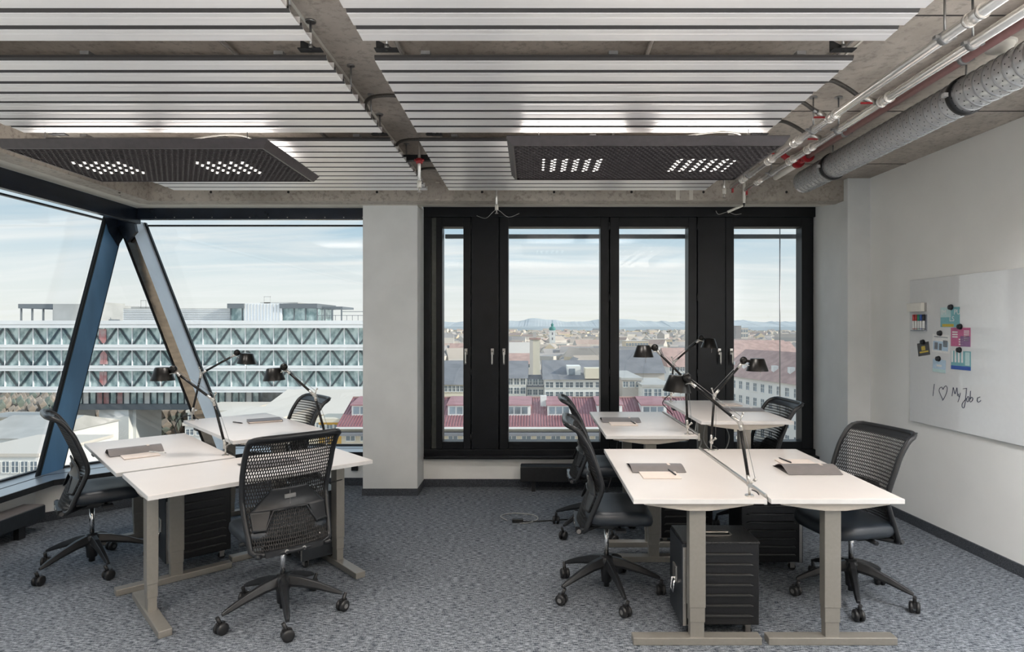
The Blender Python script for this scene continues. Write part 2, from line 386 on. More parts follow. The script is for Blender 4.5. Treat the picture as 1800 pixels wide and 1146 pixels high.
# ================================================================== ROOM SHELL
CEIL = 2.91
def wx(y): return 3.106 - 0.055 * (y - 3.878)     # right wall, very slightly out of square
b = MB()
b.prism([(-4.3, -3.5), (3.6, -3.5), (3.3, 6.2), (-4.3, 6.2)], -0.12, 0.0)
struct(b.build('floor', 'carpet'), 'dark blue-grey woven carpet floor of the office')
b = MB().box(-4.3, 3.7, -3.5, 6.3, CEIL, CEIL + 0.2)
ceil = struct(b.build('ceiling', 'concrete'), 'raw brown-grey concrete ceiling above the metal panels')
for (x, y0, y1) in ((1.53, -3.4, 5.5), (-0.985, -3.4, 5.5), (-3.3, -3.4, 5.5)):
    MB().box(x - 0.006, x + 0.006, y0, y1, CEIL - 0.004, CEIL + 0.01).build('formwork_seam', 'soffit', ceil)
for y in (1.3, 2.62, 3.78, 5.0):
    MB().box(1.6, 3.2, y - 0.003, y + 0.003, CEIL - 0.003, CEIL + 0.01).build('formwork_joint', 'acoustic_in', ceil)

b = MB(); b.prism([(wx(-3.5), -3.5), (wx(6.2), 6.2), (wx(6.2) + 0.15, 6.2), (wx(-3.5) + 0.15, -3.5)], 0, CEIL)
struct(b.build('wall_right', 'wall'), 'long white painted wall carrying the whiteboard')
b = MB(); b.prism([(wx(-3.5) - 0.014, -3.5), (wx(5.48) - 0.014, 5.48), (wx(5.48), 5.48), (wx(-3.5), -3.5)], 0, 0.075)
struct(b.build('baseboard_right', 'skirting'), 'dark carpet skirting along the whiteboard wall')
struct(MB().box(-4.3, 3.7, -3.65, -3.5, 0, CEIL).build('wall_front', 'wall'), 'white wall behind the photographer')

# under-sill walls
inner = [(-4.0, -3.5), (-4.0, 4.95), (-2.80, 6.14), (-1.587, 6.14)]
outer = [(-1.5, 6.30), (-2.95, 6.30), (-4.20, 5.05), (-4.20, -3.5)]
struct(MB().prism(inner + outer, 0, 0.33).build('wall_left', 'wall'), 'low white parapet wall under the corner windows')
b = MB(); b.prism([(-4.0, -3.5), (-4.0, 4.95), (-2.80, 6.14), (-1.587, 6.14), (-1.587, 6.126), (-2.794, 6.126), (-3.986, 4.944), (-3.986, -3.5)], 0, 0.075)
struct(b.build('baseboard_left', 'skirting'), 'dark skirting under the corner windows')
struct(MB().box(-1.08, 2.85, 6.09, 6.25, 0, 0.29).build('wall_back', 'wall'), 'low white parapet wall under the black framed windows')
struct(MB().box(-1.07, 2.82, 6.075, 6.09, 0, 0.075).build('baseboard_back', 'skirting'), 'dark skirting under the black framed windows')

# pillars
p = MB().box(-1.5875, -1.0745, 5.765, 6.45, 0.0, 2.76).build('pillar_left', 'plaster', bevel=0.004)
struct(p, 'grey-white plastered pillar between the two window bays')
MB().box(-1.5925, -1.0695, 5.755, 6.09, 0, 0.066).build('baseboard', 'skirting', p)
p = MB().prism([(2.816, 5.48), (wx(5.48) + 0.02, 5.48), (wx(6.2) + 0.05, 6.25), (2.816, 6.25)], 0, CEIL).build('pillar_right', 'plaster', bevel=0.004)
struct(p, 'grey-white corner column right of the black windows')
MB().box(2.806, wx(5.48), 5.466, 5.48, 0, 0.075).build('baseboard', 'skirting', p)

# concrete downstand beams and soffits
BF = 5.55; LFX = -3.46
b = MB(); b.prism([(LFX, BF), (2.816, BF), (2.816, BF + 0.16), (LFX - 0.1, BF + 0.16)], 2.72, CEIL)
bm_ = b.build('ceiling_beam', 'beam'); struct(bm_, 'stained concrete beam above the window wall')
for x in (-2.9, -2.2, -1.4, -0.45, 0.2, 0.9, 1.55, 2.3):
    MB().cyl((x, BF - 0.001, 2.80), (x, BF + 0.02, 2.80), 0.012, 10).build('tie_hole', 'hole', bm_)
for x in (-0.87, 1.30, 1.42):
    MB().box(x, x + 0.035, BF - 0.003, BF + 0.01, 2.73, 2.89).build('plaster_streak', 'soffit', bm_)
MB().box(-0.98, -0.70, BF - 0.012, BF + 0.05, 2.735, 2.88).build('beam_patch', 'concrete', bm_)
b = MB(); b.prism([(LFX, -3.5), (LFX, BF), (LFX - 0.1, BF + 0.16), (LFX - 0.16, BF + 0.1), (LFX - 0.16, -3.5)], 2.72, CEIL)
struct(b.build('ceiling_beam', 'beam'), 'stained concrete beam above the left glazing')
b = MB()
b.prism([(BF + 0.16, 2.74), (BF + 0.16, 2.721), (6.12, 2.775), (6.12, 2.80)], -1.2, 2.83, 'x')
struct(b.build('trim_1', 'soffit'), 'pale plaster soffit strip over the black windows')
b = MB(); b.prism([(LFX - 0.16, -3.5), (LFX - 0.16, BF + 0.10), (LFX - 0.1, BF + 0.16), (-1.07, BF + 0.16), (-1.07, 5.98), (-3.74, 5.98), (-3.78, 5.88), (-3.78, -3.5)], 2.72, 2.76)
struct(b.build('trim_2', 'soffit'), 'pale plaster soffit strip over the corner windows')

# ------------------------------------------------------------------ corner glazing
wl = tag(bpy.data.objects.new('window_1', None), 'frameless corner glazing with slanting steel struts', None, None, 'structure'); COL.objects.link(wl)
def pane(poly, n, parent, name='pane'):
    n = Vector(n) * 0.008; k = len(poly)
    vs = [Vector(p) for p in poly] + [Vector(p) + n for p in poly]
    fs = [tuple(range(k))[::-1], tuple(range(k, 2 * k))] + [(i, (i + 1) % k, k + (i + 1) % k, k + i) for i in range(k)]
    return MB().add(vs, fs).build(name, 'glass', parent)
GL = -4.25; GB = 6.42
pane([(GL, -3.5, 0.345), (GL, 5.22, 0.345), (GL, 6.18, 2.75), (GL, -3.5, 2.75)], (-1, 0, 0), wl)
pane([(-3.22, GB, 0.345), (-1.5, GB, 0.345), (-1.5, GB, 2.75), (-4.16, GB, 2.75)], (0, 1, 0), wl)
pane([(GL, 5.26, 0.345), (-3.26, GB, 0.345), (-4.22, 6.39, 2.70)], (-0.7, 0.7, 0), wl)
# head frames
MB().box(-3.84, -3.78, -3.5, 5.94, 2.575, 2.72).build('head_frame', 'frame2', wl, 0.004)
MB().box(-3.78, -1.55, 5.88, 5.94, 2.612, 2.72).build('head_frame', 'frame2', wl, 0.004)
for i in range(12):
    MB().cyl((-3.6 + i * 0.18, 5.876, 2.63), (-3.6 + i * 0.18, 5.882, 2.63), 0.005, 8).build('rivet', 'bolt', wl)
MB().box(GL - 0.02, -3.84, -3.5, 6.44, 2.745, 2.80).build('head_cover', 'pale_steel', wl)
MB().box(-3.84, -1.5, 5.94, GB + 0.02, 2.745, 2.80).build('head_cover', 'pale_steel', wl)
MB().box(GL - 0.02, GL + 0.02, -3.5, 6.18, 2.638, 2.652).build('transom', 'frame', wl)
MB().box(-4.16, -1.5, GB - 0.02, GB + 0.02, 2.632, 2.646).build('transom', 'frame', wl)
# blue strut on the left glazing: wide face along the glass
def strut(p0, p1, ax, half, side, depth, mats, name, extra=None):
    p0 = Vector(p0); p1 = Vector(p1); ax = Vector(ax); side = Vector(side)
    q = []
    for p in (p0, p1):
        q += [p - ax * half, p + ax * half, p + ax * half + side * depth, p - ax * half + side * depth]
    b = MB()
    faces = [((0, 1, 5, 4), 0), ((1, 2, 6, 5), 1), ((2, 3, 7, 6), 0), ((3, 0, 4, 7), 2), ((0, 3, 2, 1), 0), ((4, 5, 6, 7), 0)]
    for f, mi in faces:
        b.add([q[i] for i in f], [(0, 1, 2, 3)], mi)
    o = b.build(name, mats, wl)
    me = o.data
    bm2 = bmesh.new(); bm2.from_mesh(me); bmesh.ops.remove_doubles(bm2, verts=bm2.verts, dist=1e-5); bmesh.ops.recalc_face_normals(bm2, faces=bm2.faces); bm2.to_mesh(me); bm2.free()
    return o
s1 = strut((-4.09, 5.245, 0.345), (-4.09, 6.06, 2.66), (0, 1, 0), 0.125, (-1, 0, 0), 0.05, ['blue_steel', 'blue_steel', 'blue_steel'], 'blue_strut')
s1['label'] = 'wide blue slanting steel strut'
for off, hw_ in ((-0.140, 0.007), (-0.166, 0.010), (0.118, 0.003)):
    strut((-4.087, 5.245 + off, 0.345), (-4.087, 6.06 + off, 2.66), (0, 1, 0), hw_, (-1, 0, 0), 0.015, ['frame'] * 3, 'gasket')
s2 = strut((-3.19, 6.14, 0.345), (-4.06, 6.10, 2.66), (1, 0, 0), 0.05, (0, 1, 0), 0.25, ['bronze_steel', 'pale_steel', 'bronze_steel'], 'bronze_strut')  # right side coloured pale for the sky it reflects
s2['label'] = 'slanting strut with bronze front and a side coloured pale for sky light'
strut((-3.25, 6.13, 0.345), (-4.12, 6.09, 2.66), (1, 0, 0), 0.008, (0, 1, 0), 0.2, ['frame'] * 3, 'gasket')
strut((-3.13, 6.385, 0.345), (-4.0, 6.345, 2.66), (1, 0, 0), 0.007, (0, 1, 0), 0.03, ['frame'] * 3, 'gasket')
# node plates at the apex
MB().prism([(5.86, 2.66), (6.2, 2.66), (6.16, 2.50), (6.06, 2.38), (5.93, 2.50)], -4.085, -4.08, 'x').build('node_plate', 'frame2', wl)
MB().prism([(-4.13, 2.66), (-3.93, 2.66), (-3.90, 2.52), (-3.99, 2.42)], 6.05, 6.09, 'y').build('node_plate', 'frame2', wl)
# sill, in bands with dark joints
def band(ti, to, z0, z1, m, name='sill_band'):
    ins = [(-3.87, -3.5), (-3.87, 4.97), (-2.76, 6.08), (-1.59, 6.08)]; ous = [(GL, -3.5), (GL, 5.28), (-3.24, GB), (-1.5, GB)]
    A = [Vector(a).lerp(Vector(o), ti) for a, o in zip(ins, ous)]; B = [Vector(a).lerp(Vector(o), to) for a, o in zip(ins, ous)]
    return MB().prism([tuple(p) for p in A] + [tuple(p) for p in B[::-1]], z0, z1).build(name, m, wl)
band(-0.03, 0.0, 0.30, 0.345, 'blackmetal', 'sill_nose')
band(0.0, 0.46, 0.33, 0.345, 'sill'); band(0.46, 0.52, 0.33, 0.343, 'blackmetal', 'sill_joint')
band(0.52, 0.93, 0.33, 0.345, 'sill'); band(0.93, 1.02, 0.33, 0.36, 'blackmetal', 'sill_joint')

# ------------------------------------------------------------------ black framed windows
FY = 6.10; k = FY / 1080
def X(px): return (px - 935) * k
def Zz(py): return 1.58 - (py - 575) * k
wr = tag(bpy.data.objects.new('window_2', None), 'black framed window wall with four glazed sashes', None, None, 'structure'); COL.objects.link(wr)
ZT, ZB, GT, GBm = 2.785, 0.30, Zz(398), Zz(777)
def fr(x0, x1, z0, z1, y0=0.0, y1=0.16, name='frame_bar', m='frame', bev=0.004):
    return MB().box(x0, x1, FY + y0, FY + y1, z0, z1).build(name, m, wr, bev)
fr(X(744), X(1449), Zz(381), ZT, 0, 0.2, 'head_frame'); fr(X(744), X(1449), ZB, Zz(790), 0, 0.2, 'bottom_frame')
fr(X(744), X(757), Zz(790), Zz(381), 0, 0.2, 'side_frame'); fr(X(1437), X(1449), Zz(790), Zz(381), 0, 0.2, 'side_frame')
fr(X(757), X(766), Zz(790), Zz(381), 0.05, 0.2, 'sheen_guide_rail', 'jamb_sheen'); fr(X(1430), X(1437), Zz(790), Zz(381), 0.05, 0.2, 'side_frame')
def sash(a, b_, g0, g1):
    fr(X(a), X(g0), Zz(790), Zz(381), 0.02, 0.16, 'sash_stile'); fr(X(g1), X(b_), Zz(790), Zz(381), 0.02, 0.16, 'sash_stile')
    fr(X(g0), X(g1), GT, Zz(381), 0.02, 0.16, 'sash_rail'); fr(X(g0), X(g1), Zz(790), GBm, 0.02, 0.16, 'sash_rail')
    pane([(X(g0), FY + 0.09, GBm), (X(g1), FY + 0.09, GBm), (X(g1), FY + 0.09, GT), (X(g0), FY + 0.09, GT)], (0, 1, 0), wr)
    # outside blind rail seen through the glass
    MB().box(X(g0) - 0.03, X(g1) + 0.16, FY + 0.42, FY + 0.46, 2.522, 2.566).build('blind_rail', 'blind', wr, 0.004)
sash(766, 827, 777, 814); sash(878, 1071, 893.5, 1056); sash(1073, 1226, 1089, 1211); sash(1277, 1430, 1291.5, 1411)
fr(X(828.5), X(876.5), Zz(790), Zz(381), 0.01, 0.12, 'vent_flap'); fr(X(1227), X(1276), Zz(790), Zz(381), 0.01, 0.12, 'vent_flap')
fr(X(820), X(884), Zz(790), Zz(381), 0.10, 0.17, 'frame_post'); fr(X(1220), X(1283), Zz(790), Zz(381), 0.10, 0.17, 'frame_post'); fr(X(1062), X(1083), Zz(790), Zz(381), 0.10, 0.17, 'frame_post')
for px in (827.6, 1071.5, 1226.5):     # hinges
    for py in (397, 522, 655, 770):
        MB().cyl((X(px), FY + 0.012, Zz(py) - 0.04), (X(px), FY + 0.012, Zz(py) + 0.04), 0.008, 8).build('hinge', 'blackmetal', wr)
MB().cyl((X(1403), FY + 0.45, GBm - .1), (X(1403), FY + 0.45, GT + .1), 0.006, 8).build('blind_cable', 'bolt', wr)
for px in (819, 865.5, 885.8, 1264.5, 1285.5):
    hm = MB(); hx = X(px); hz = Zz(618)
    hm.box(hx - 0.014, hx + 0.014, FY - 0.006, FY + 0.02, hz - 0.03, hz + 0.03)
    hm.tube(catmull([(hx, FY, hz), (hx, FY - 0.035, hz), (hx, FY - 0.045, hz - 0.02), (hx, FY - 0.045, hz - 0.125)], 5), 0.009, 8)
    hm.build('handle', 'satin', wr, label='satin metal window handle')
struct(MB().box(X(747), 2.83, 6.015, FY + 0.02, 0.285, 0.312).build('window_sill', 'frame', bevel=0.004), 'black sill board under the black framed windows')

# ================================================================== CONVECTORS
t = thing('convector', 'dark slate floor convector under the black framed windows', 'radiator', (0, 0, 0))
MB().box(-0.11, 2.6, 5.87, 6.02, 0.10, 0.24).build('casing', 'blackmetal', t, 0.004)
MB().box(-0.105, 2.6, 5.875, 6.015, 0.24, 0.246).build('top_grille', 'case_blue', t)
for x in (0.015, 1.2, 2.4):
    MB().box(x - 0.018, x + 0.018, 5.90, 5.96, 0, 0.11).build('leg', 'blackmetal', t)
t = thing('convector', 'dark slate floor convector under the left glazing', 'radiator', (0, 0, 0))
MB().box(-3.95, -3.78, 1.0, 4.775, 0.095, 0.20).build('casing', 'case_blue', t, 0.004)
MB().box(-3.945, -3.785, 1.0, 4.77, 0.20, 0.206).build('top_grille', 'folder', t)
for y in (4.58, 3.0):
    MB().box(-3.84, -3.80, y - 0.03, y + 0.03, 0, 0.10).build('leg', 'blackmetal', t)
tag(MB().box(-1.80, -1.735, 6.115, 6.14, 0.15, 0.21).build('wall_socket', 'blackmetal', bevel=0.004), 'black wall socket low beside the grey pillar', 'socket')

# ================================================================== CEILING RADIANT PANELS
def slat_mesh(L):
    # folded pan: shade-coloured near riser, shallow two-facet underside, upturned far lip
    out_ = [(0.0, 0.022), (0.0, 0.011), (0.011, 0.0015), (0.014, 0.0), (0.046, 0.0012), (0.050, 0.0), (0.100, -0.002), (0.104, 0.0), (0.106, 0.034)]
    ins_ = [(0.104, 0.034), (0.102, 0.003), (0.014, 0.004), (0.002, 0.012), (0.002, 0.022)]
    P = out_ + ins_; n = len(P); b = MB()
    b.v = [(0, p[0], p[1]) for p in P] + [(L, p[0], p[1]) for p in P]
    for i in range(n):
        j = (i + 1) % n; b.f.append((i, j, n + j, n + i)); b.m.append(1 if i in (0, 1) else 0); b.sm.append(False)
    for base in (0, n):   # thin end edges
        for i in range(len(out_) - 1):
            k_ = n - 1 - min(len(ins_) - 1, int(i * len(ins_) / len(out_))); k2 = n - 1 - min(len(ins_) - 1, int((i + 1) * len(ins_) / len(out_)))
            f = (base + i, base + i + 1, base + k2, base + k_) if k2 != k_ else (base + i, base + i + 1, base + k_)
            b.f.append(f); b.m.append(0); b.sm.append(False)
    return b
PITCH = 0.1285
slat_cache = {}
def radiant_panel(x0, x1, y0, n, z, label):
    t = thing('ceiling_radiant_panel', label, 'ceiling panel', (x0, y0, z), 0, 'ribbed aluminium ceiling panels')
    L = x1 - x0
    for i in range(n):
        key = round(L, 3)
        if key not in slat_cache:
            o = slat_mesh(L).build('slat', ['alu', 'riser_shade'], t); slat_cache[key] = o.data
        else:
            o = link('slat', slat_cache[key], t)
        o.location = (0, i * PITCH, 0)
    for fx in (0.22, L / 2, L - 0.22):
        MB().box(fx - 0.02, fx + 0.02, 0.02, n * PITCH - 0.03, 0.034, 0.05).build('carrier_rail', 'galv_dark', t)
    for fx in (0.06, L - 0.06) if L < 2.12 else (0.10, L - 0.06):
        MB().box(fx - 0.05, fx + 0.05, -0.045, -0.004, 0.03, 0.034).build('bracket', 'blackmetal', t)
        MB().prism([(fx - 0.05, 0.034), (fx + 0.05, 0.034), (fx - 0.05, 0.085)], -0.01, -0.004, 'y').build('bracket_plate', 'blackmetal', t)
        r = MB().cyl((fx, -0.025, 0.03), (fx, -0.025, CEIL - z), 0.006, 8)
        r.cyl((fx, -0.025, CEIL - z - 0.008), (fx, -0.025, CEIL - z), 0.022, 12).cyl((fx, -0.025, 0.034), (fx, -0.025, 0.055), 0.011, 6)
        r.build('hanger_rod', 'bolt', t)
    for fy in (n * PITCH * 0.42, n * PITCH * 0.8):
        r = MB().cyl((L - 0.02, fy, 0.05), (L - 0.02, fy, CEIL - z), 0.005, 8); r.cyl((L - 0.02, fy, CEIL - z - 0.006), (L - 0.02, fy, CEIL - z), 0.02, 12)
        r.build('hanger_rod', 'bolt', t)
    return t
ZP = 2.75
XL0, XL1, XR0, XR1 = -3.05, -0.90, -0.69, 1.42
radiant_panel(XL0, XL1, 2.535 - 8 * PITCH, 8, ZP, 'ribbed aluminium ceiling panel at top left edge of the photo')
radiant_panel(XR0, XR1 + .02, 2.535 - 8 * PITCH, 8, ZP, 'ribbed aluminium ceiling panel at top centre edge of the photo')
radiant_panel(XL0, XL1, 2.69, 8, ZP, 'middle ribbed ceiling panel of the left row')
radiant_panel(XR0, XR1 - .01, 2.69, 8, ZP, 'middle ribbed ceiling panel of the right row')
radiant_panel(XL0 - .005, XL1 + .01, 3.86, 11, ZP, 'ribbed ceiling panel nearest the corner windows, left row')
radiant_panel(XR0 - .02, XR1 + .06, 3.86, 11, ZP, 'ribbed ceiling panel nearest the black windows, right row')

# ================================================================== ACOUSTIC LUMINAIRES
def luminaire(x0, x1, y0, y1, z, clusters, label):
    cx, cy = (x0 + x1) / 2, (y0 + y1) / 2
    t = thing('acoustic_luminaire', label, 'ceiling lamp', (cx, cy, z))
    hx, hy = (x1 - x0) / 2, (y1 - y0) / 2
    b = MB()   # tray with upturned chamfered rim
    b.add([(-hx, -hy, 0.034), (hx, -hy, 0.034), (hx, hy, 0.034), (-hx, hy, 0.034), (-hx - .012, -hy - .012, 0.05), (hx + .012, -hy - .012, 0.05), (hx + .012, hy + .012, 0.05), (-hx - .012, hy + .012, 0.05)],
          [(0, 1, 2, 3)[::-1], (4, 5, 6, 7)])
    for (ax, ay, bx, by) in ((-1, -1, 1, -1), (1, -1, 1, 1), (1, 1, -1, 1), (-1, 1, -1, -1)):
        q = [(ax * hx, ay * hy, 0), (bx * hx, by * hy, 0), (bx * (hx + .03), by * (hy + .03), 0.045), (ax * (hx + .03), ay * (hy + .03), 0.045),
             (bx * (hx + .026), by * (hy + .026), 0.05), (ax * (hx + .026), ay * (hy + .026), 0.05), (bx * (hx - .012), by * (hy - .012), 0.0), (ax * (hx - .012), ay * (hy - .012), 0.0)]
        b.add(q, [(0, 1, 2, 3), (3, 2, 4, 5), (7, 6, 1, 0)])
    b.build('rim', 'acoustic', t)
    net = MB(); s = 0.0355; ry = s * 0.866; R = s / math.sqrt(3)
    led = [MB() for _ in clusters]
    ny = int((2 * hy - 0.02) / ry); 
    for j in range(ny):
        yy = -hy + 0.022 + j * ry; off = 0.5 * s if j % 2 else 0
        nx = int((2 * hx - 0.02 - off) / s)
        for i in range(nx):
            xx = -hx + 0.028 + off + i * s
            if xx > hx - 0.018 or yy > hy - 0.016: continue
            ho = [(xx + R * math.sin(a), yy + R * math.cos(a)) for a in [q * PI / 3 for q in range(6)]]
            hi = [(xx + R * .74 * math.sin(a), yy + R * .74 * math.cos(a)) for a in [q * PI / 3 for q in range(6)]]
            vs = [(p[0], p[1], 0.006) for p in ho] + [(p[0], p[1], 0.0) for p in hi] + [(p[0], p[1], 0.03) for p in hi]
            fs = [(q, (q + 1) % 6, 6 + (q + 1) % 6, 6 + q) for q in range(6)] + [(6 + q, 6 + (q + 1) % 6, 12 + (q + 1) % 6, 12 + q) for q in range(6)]
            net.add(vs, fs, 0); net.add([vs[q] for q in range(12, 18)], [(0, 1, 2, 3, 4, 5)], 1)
            for ci, (lx, ly) in enumerate(clusters):
                if abs(xx - (lx - cx)) < 0.19 and abs(yy - (ly - cy)) < 0.15 and i % 2 == 0 :
                    led[ci].lathe([(0.001, -0.003), (0.006, -0.002), (0.0095, 0.003), (0.0095, 0.012)], c=(xx, yy, 0), n=8)
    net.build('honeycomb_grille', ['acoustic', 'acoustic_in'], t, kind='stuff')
    for l in led: l.build('led_cluster', 'led', t, kind='stuff', label='lit cluster of white LED dots')
    for sx in (-1, 1):
        for sy in (-1, 1):
            MB().cyl((sx * hx * .8, sy * hy * .7, 0.05), (sx * hx * .8, sy * hy * .7, ZP - z - 0.002), 0.0025, 6).build('suspension_wire', 'bolt', t)
    wpts = catmull([(hx * 0.75, -hy * .3, 0.05), (hx * .78, -hy * .5, 0.12), (hx * .6, -hy * .6, 0.13), (hx * .3, -hy * .6, 0.10)], 6)
    MB().tube(wpts, 0.004, 6).build('supply_cable', 'white_plastic', t)
    return t
luminaire(-3.07, -1.555, 3.56, 4.38, 2.615, [(-2.76, 4.0), (-1.96, 4.0)], 'dark honeycomb acoustic lamp hanging near the corner windows')
luminaire(-0.115, 1.432, 3.50, 4.33, 2.615, [(0.255, 3.93), (1.08, 3.93)], 'dark honeycomb acoustic lamp hanging beside the steel pipes')

# ================================================================== PIPES AND DUCT
def ceiling_pipe(x, z, r, y0, y1, m, label, clamps, fittings, name='ceiling_pipe'):
    t = thing(name, label, 'pipe', (x, y0, z))
    MB().cyl((0, 0, 0), (0, y1 - y0, 0), r, 18).build('pipe_run', m, t)
    for y in clamps:
        c = MB().cyl((0, y - y0 - 0.012, 0), (0, y - y0 + 0.012, 0), r + 0.005, 18)
        c.box(-r - 0.022, -r, y - y0 - .01, y - y0 + .01, -0.006, 0.006).box(r, r + 0.022, y - y0 - .01, y - y0 + .01, -0.006, 0.006)
        c.build('clamp', 'galv_dark', t)
        h = MB().cyl((0, y - y0, r), (0, y - y0, CEIL - z), 0.0045, 8); h.cyl((0, y - y0, CEIL - z - 0.006), (0, y - y0, CEIL - z), 0.022, 12)
        h.build('hanger_rod', 'bolt', t)
    for y in fittings:
        MB().cyl((0, y - y0 - 0.035, 0), (0, y - y0 + 0.035, 0), r + 0.004, 18).cyl((0, y - y0 - 0.04, 0), (0, y - y0 - 0.028, 0), r + 0.007, 18).cyl((0, y - y0 + 0.028, 0), (0, y - y0 + 0.04, 0), r + 0.007, 18).build('press_fitting', 'pipe', t)
    return t
PA = ceiling_pipe(1.626, 2.72, 0.021, 1.2, 4.97, 'pipe', 'left polished steel water pipe hung beside the panels', (2.42, 3.55, 4.6), (2.25, 3.32, 3.78, 4.2, 4.72))
PB = ceiling_pipe(1.772, 2.72, 0.021, 1.2, 5.06, 'pipe', 'right polished steel water pipe, beside the red-brown pipe', (2.47, 3.55, 4.55), (3.08, 3.92, 4.2, 4.8))
for t, yy in ((PA, 4.97 - 1.2), (PB, 5.06 - 1.2)):
    MB().cyl((0, yy, 0), (0, yy + .05, 0), 0.012, 12).build('end_valve', 'pipe', t)
    MB().box(-0.006, 0.006, yy + 0.0, yy + 0.02, -0.05, -0.01).build('valve_lever', 'red', t)
PC = ceiling_pipe(2.04, 2.845, 0.022, 1.2, 4.55, 'pinkpipe', 'red-brown sprinkler pipe close under the ceiling', (2.9, 4.0), ())
PD = ceiling_pipe(2.035, 2.83, 0.024, 4.72, 5.13, 'white_plastic', 'short white pipe end in front of the concrete beam', (), ())
t = thing('sprinkler_valve', 'red sprinkler valve coupling beside the duct end', 'valve', (2.04, 4.63, 2.845))
MB().cyl((0, -0.09, 0), (0, 0.09, 0), 0.028, 14).build('valve_body', 'red', t)
MB().cyl((0, -0.10, 0), (0, -0.07, 0), 0.045, 14).cyl((0, 0.06, 0), (0, 0.10, 0), 0.045, 14).build('flange', 'red', t)
MB().tube(catmull([(-0.02, 0, 0), (-0.10, 0.02, 0.01), (-0.16, -.02, 0.03)], 4), 0.022, 10).build('branch', 'red', t)
MB().cyl((0, 0, 0.0), (0, 0, 0.06), 0.012, 10).build('valve_stem', 'blackmetal', t)
# branch tees between panels, pipe A and pipe B
def hose(name, pts, label):
    t = thing(name, label, 'hose', pts[0])
    P = [Vector(p) - Vector(pts[0]) for p in pts]
    MB().tube(catmull(P, 8), 0.0105, 10).build('flexible_hose', 'hose', t)
    d = (P[-1] - P[-2]).normalized()
    MB().cyl(P[-1] - d * .07, P[-1], 0.016, 12).build('end_fitting', 'satin', t)
    MB().cyl(P[-1] - d * .10, P[-1] - d * .06, 0.013, 8).build('union_nut', 'bolt', t)
    MB().box(-0.03, 0.03, -0.004, 0.004, -0.026, -0.018, T=Matrix.Translation(P[-1] - d * .05)).build('valve_lever', 'red', t)
for i, (y, tgt, lab) in enumerate(((3.02, 1.772, 'black flexible hose from the middle right panel, nearest the camera'), (3.28, 1.626, 'black flexible hose with red lever, second from the camera'),
                       (3.62, 1.772, 'black flexible hose at the far edge of the middle right panel'), (3.98, 1.626, 'black flexible hose above the right acoustic lamp'))):
    if tgt > 1.7:
        hose('flexible_hose', [(1.40, y, 2.775), (1.48, y + .02, 2.80), (1.57, y + .06, 2.785), (1.66, y + .10, 2.755), (1.752, y + .12, 2.73)], lab)
    else:
        hose('flexible_hose', [(1.40, y, 2.785), (1.46, y + .03, 2.79), (1.54, y + .06, 2.755), (1.612, y + .09, 2.732)], lab)

t = thing('ventilation_duct', 'perforated spiral steel duct running along the ceiling above the whiteboard', 'duct', (2.205, 1.2, 2.757))
R_ = 0.0885; DL = 4.98 - 1.2
b = MB()
T = Matrix.Rotation(-PI / 2, 4, 'X')
b.lathe([(R_, 0), (R_, DL), (R_ - 0.02, DL + 0.012), (R_ - 0.04, DL + 0.012), (0.001, DL + 0.012)], n=40, T=T); b.build('duct_shell', 'galv', t)
rib = MB(); rib.lathe([(R_, -0.0045), (R_ + 0.0035, -0.002), (R_ + 0.0035, 0.002), (R_, 0.0045)], n=40, T=T)
rd = None; pitch = 0.062; nr = int(DL / pitch)
holes = MB()
for i in range(nr + 1):
    y = i * pitch + 0.02
    if y > DL: break
    if rd is None: o = rib.build('seam_ring', 'galv_dark', t); rd = o.data
    else: o = link('seam_ring', rd, t)
    o.location = (0, y, 0)
    for row, ph in ((0.021, 0.0), (0.042, 0.5)):
        for a in range(13):
            ang = 2 * PI * (a + ph) / 13
            if y + row > DL: continue
            c = Vector((math.cos(ang) * (R_ + 0.0008), y + row, math.sin(ang) * (R_ + 0.0008)))
            tv = Vector((-math.sin(ang), 0, math.cos(ang))) * 0.0036; yv = Vector((0, 0.0036, 0))
            holes.add([c + tv * math.cos(q) + yv * math.sin(q) for q in [k2 * PI / 3 for k2 in range(6)]], [(0, 1, 2, 3, 4, 5)])
holes.build('perforation', 'hole', t, kind='stuff')
for y in (4.50 - 1.2, 3.12 - 1.2):
    c = MB(); c.lathe([(R_ + .004, -0.02), (R_ + 0.010, -0.016), (R_ + 0.010, 0.016), (R_ + .004, 0.02)], n=40, T=Matrix.Translation((0, y, 0)) @ T); c.build('duct_clamp', 'blackmetal', t)
    MB().cyl((0, y, R_), (0, y, CEIL - 2.757), 0.005, 8).build('hanger_rod', 'bolt', t)
    MB().box(-R_ - 0.03, -R_, y - 0.012, y + 0.012, -0.01, 0.01).build('clamp_screw', 'galv', t)
t = thing('smoke_detector', 'round white smoke detector on the ceiling above the duct', 'detector', (2.19, 2.88, CEIL))
MB().lathe([(0.001, -0.045), (0.03, -0.043), (0.055, -0.03), (0.062, -0.012), (0.062, 0)], n=28).build('dome', 'white_plastic', t)
MB().lathe([(0.07, -0.008), (0.07, 0)], n=28).lathe([(0.06, -0.008), (0.07, -0.008)], n=28).build('base_ring', 'white_plastic', t)

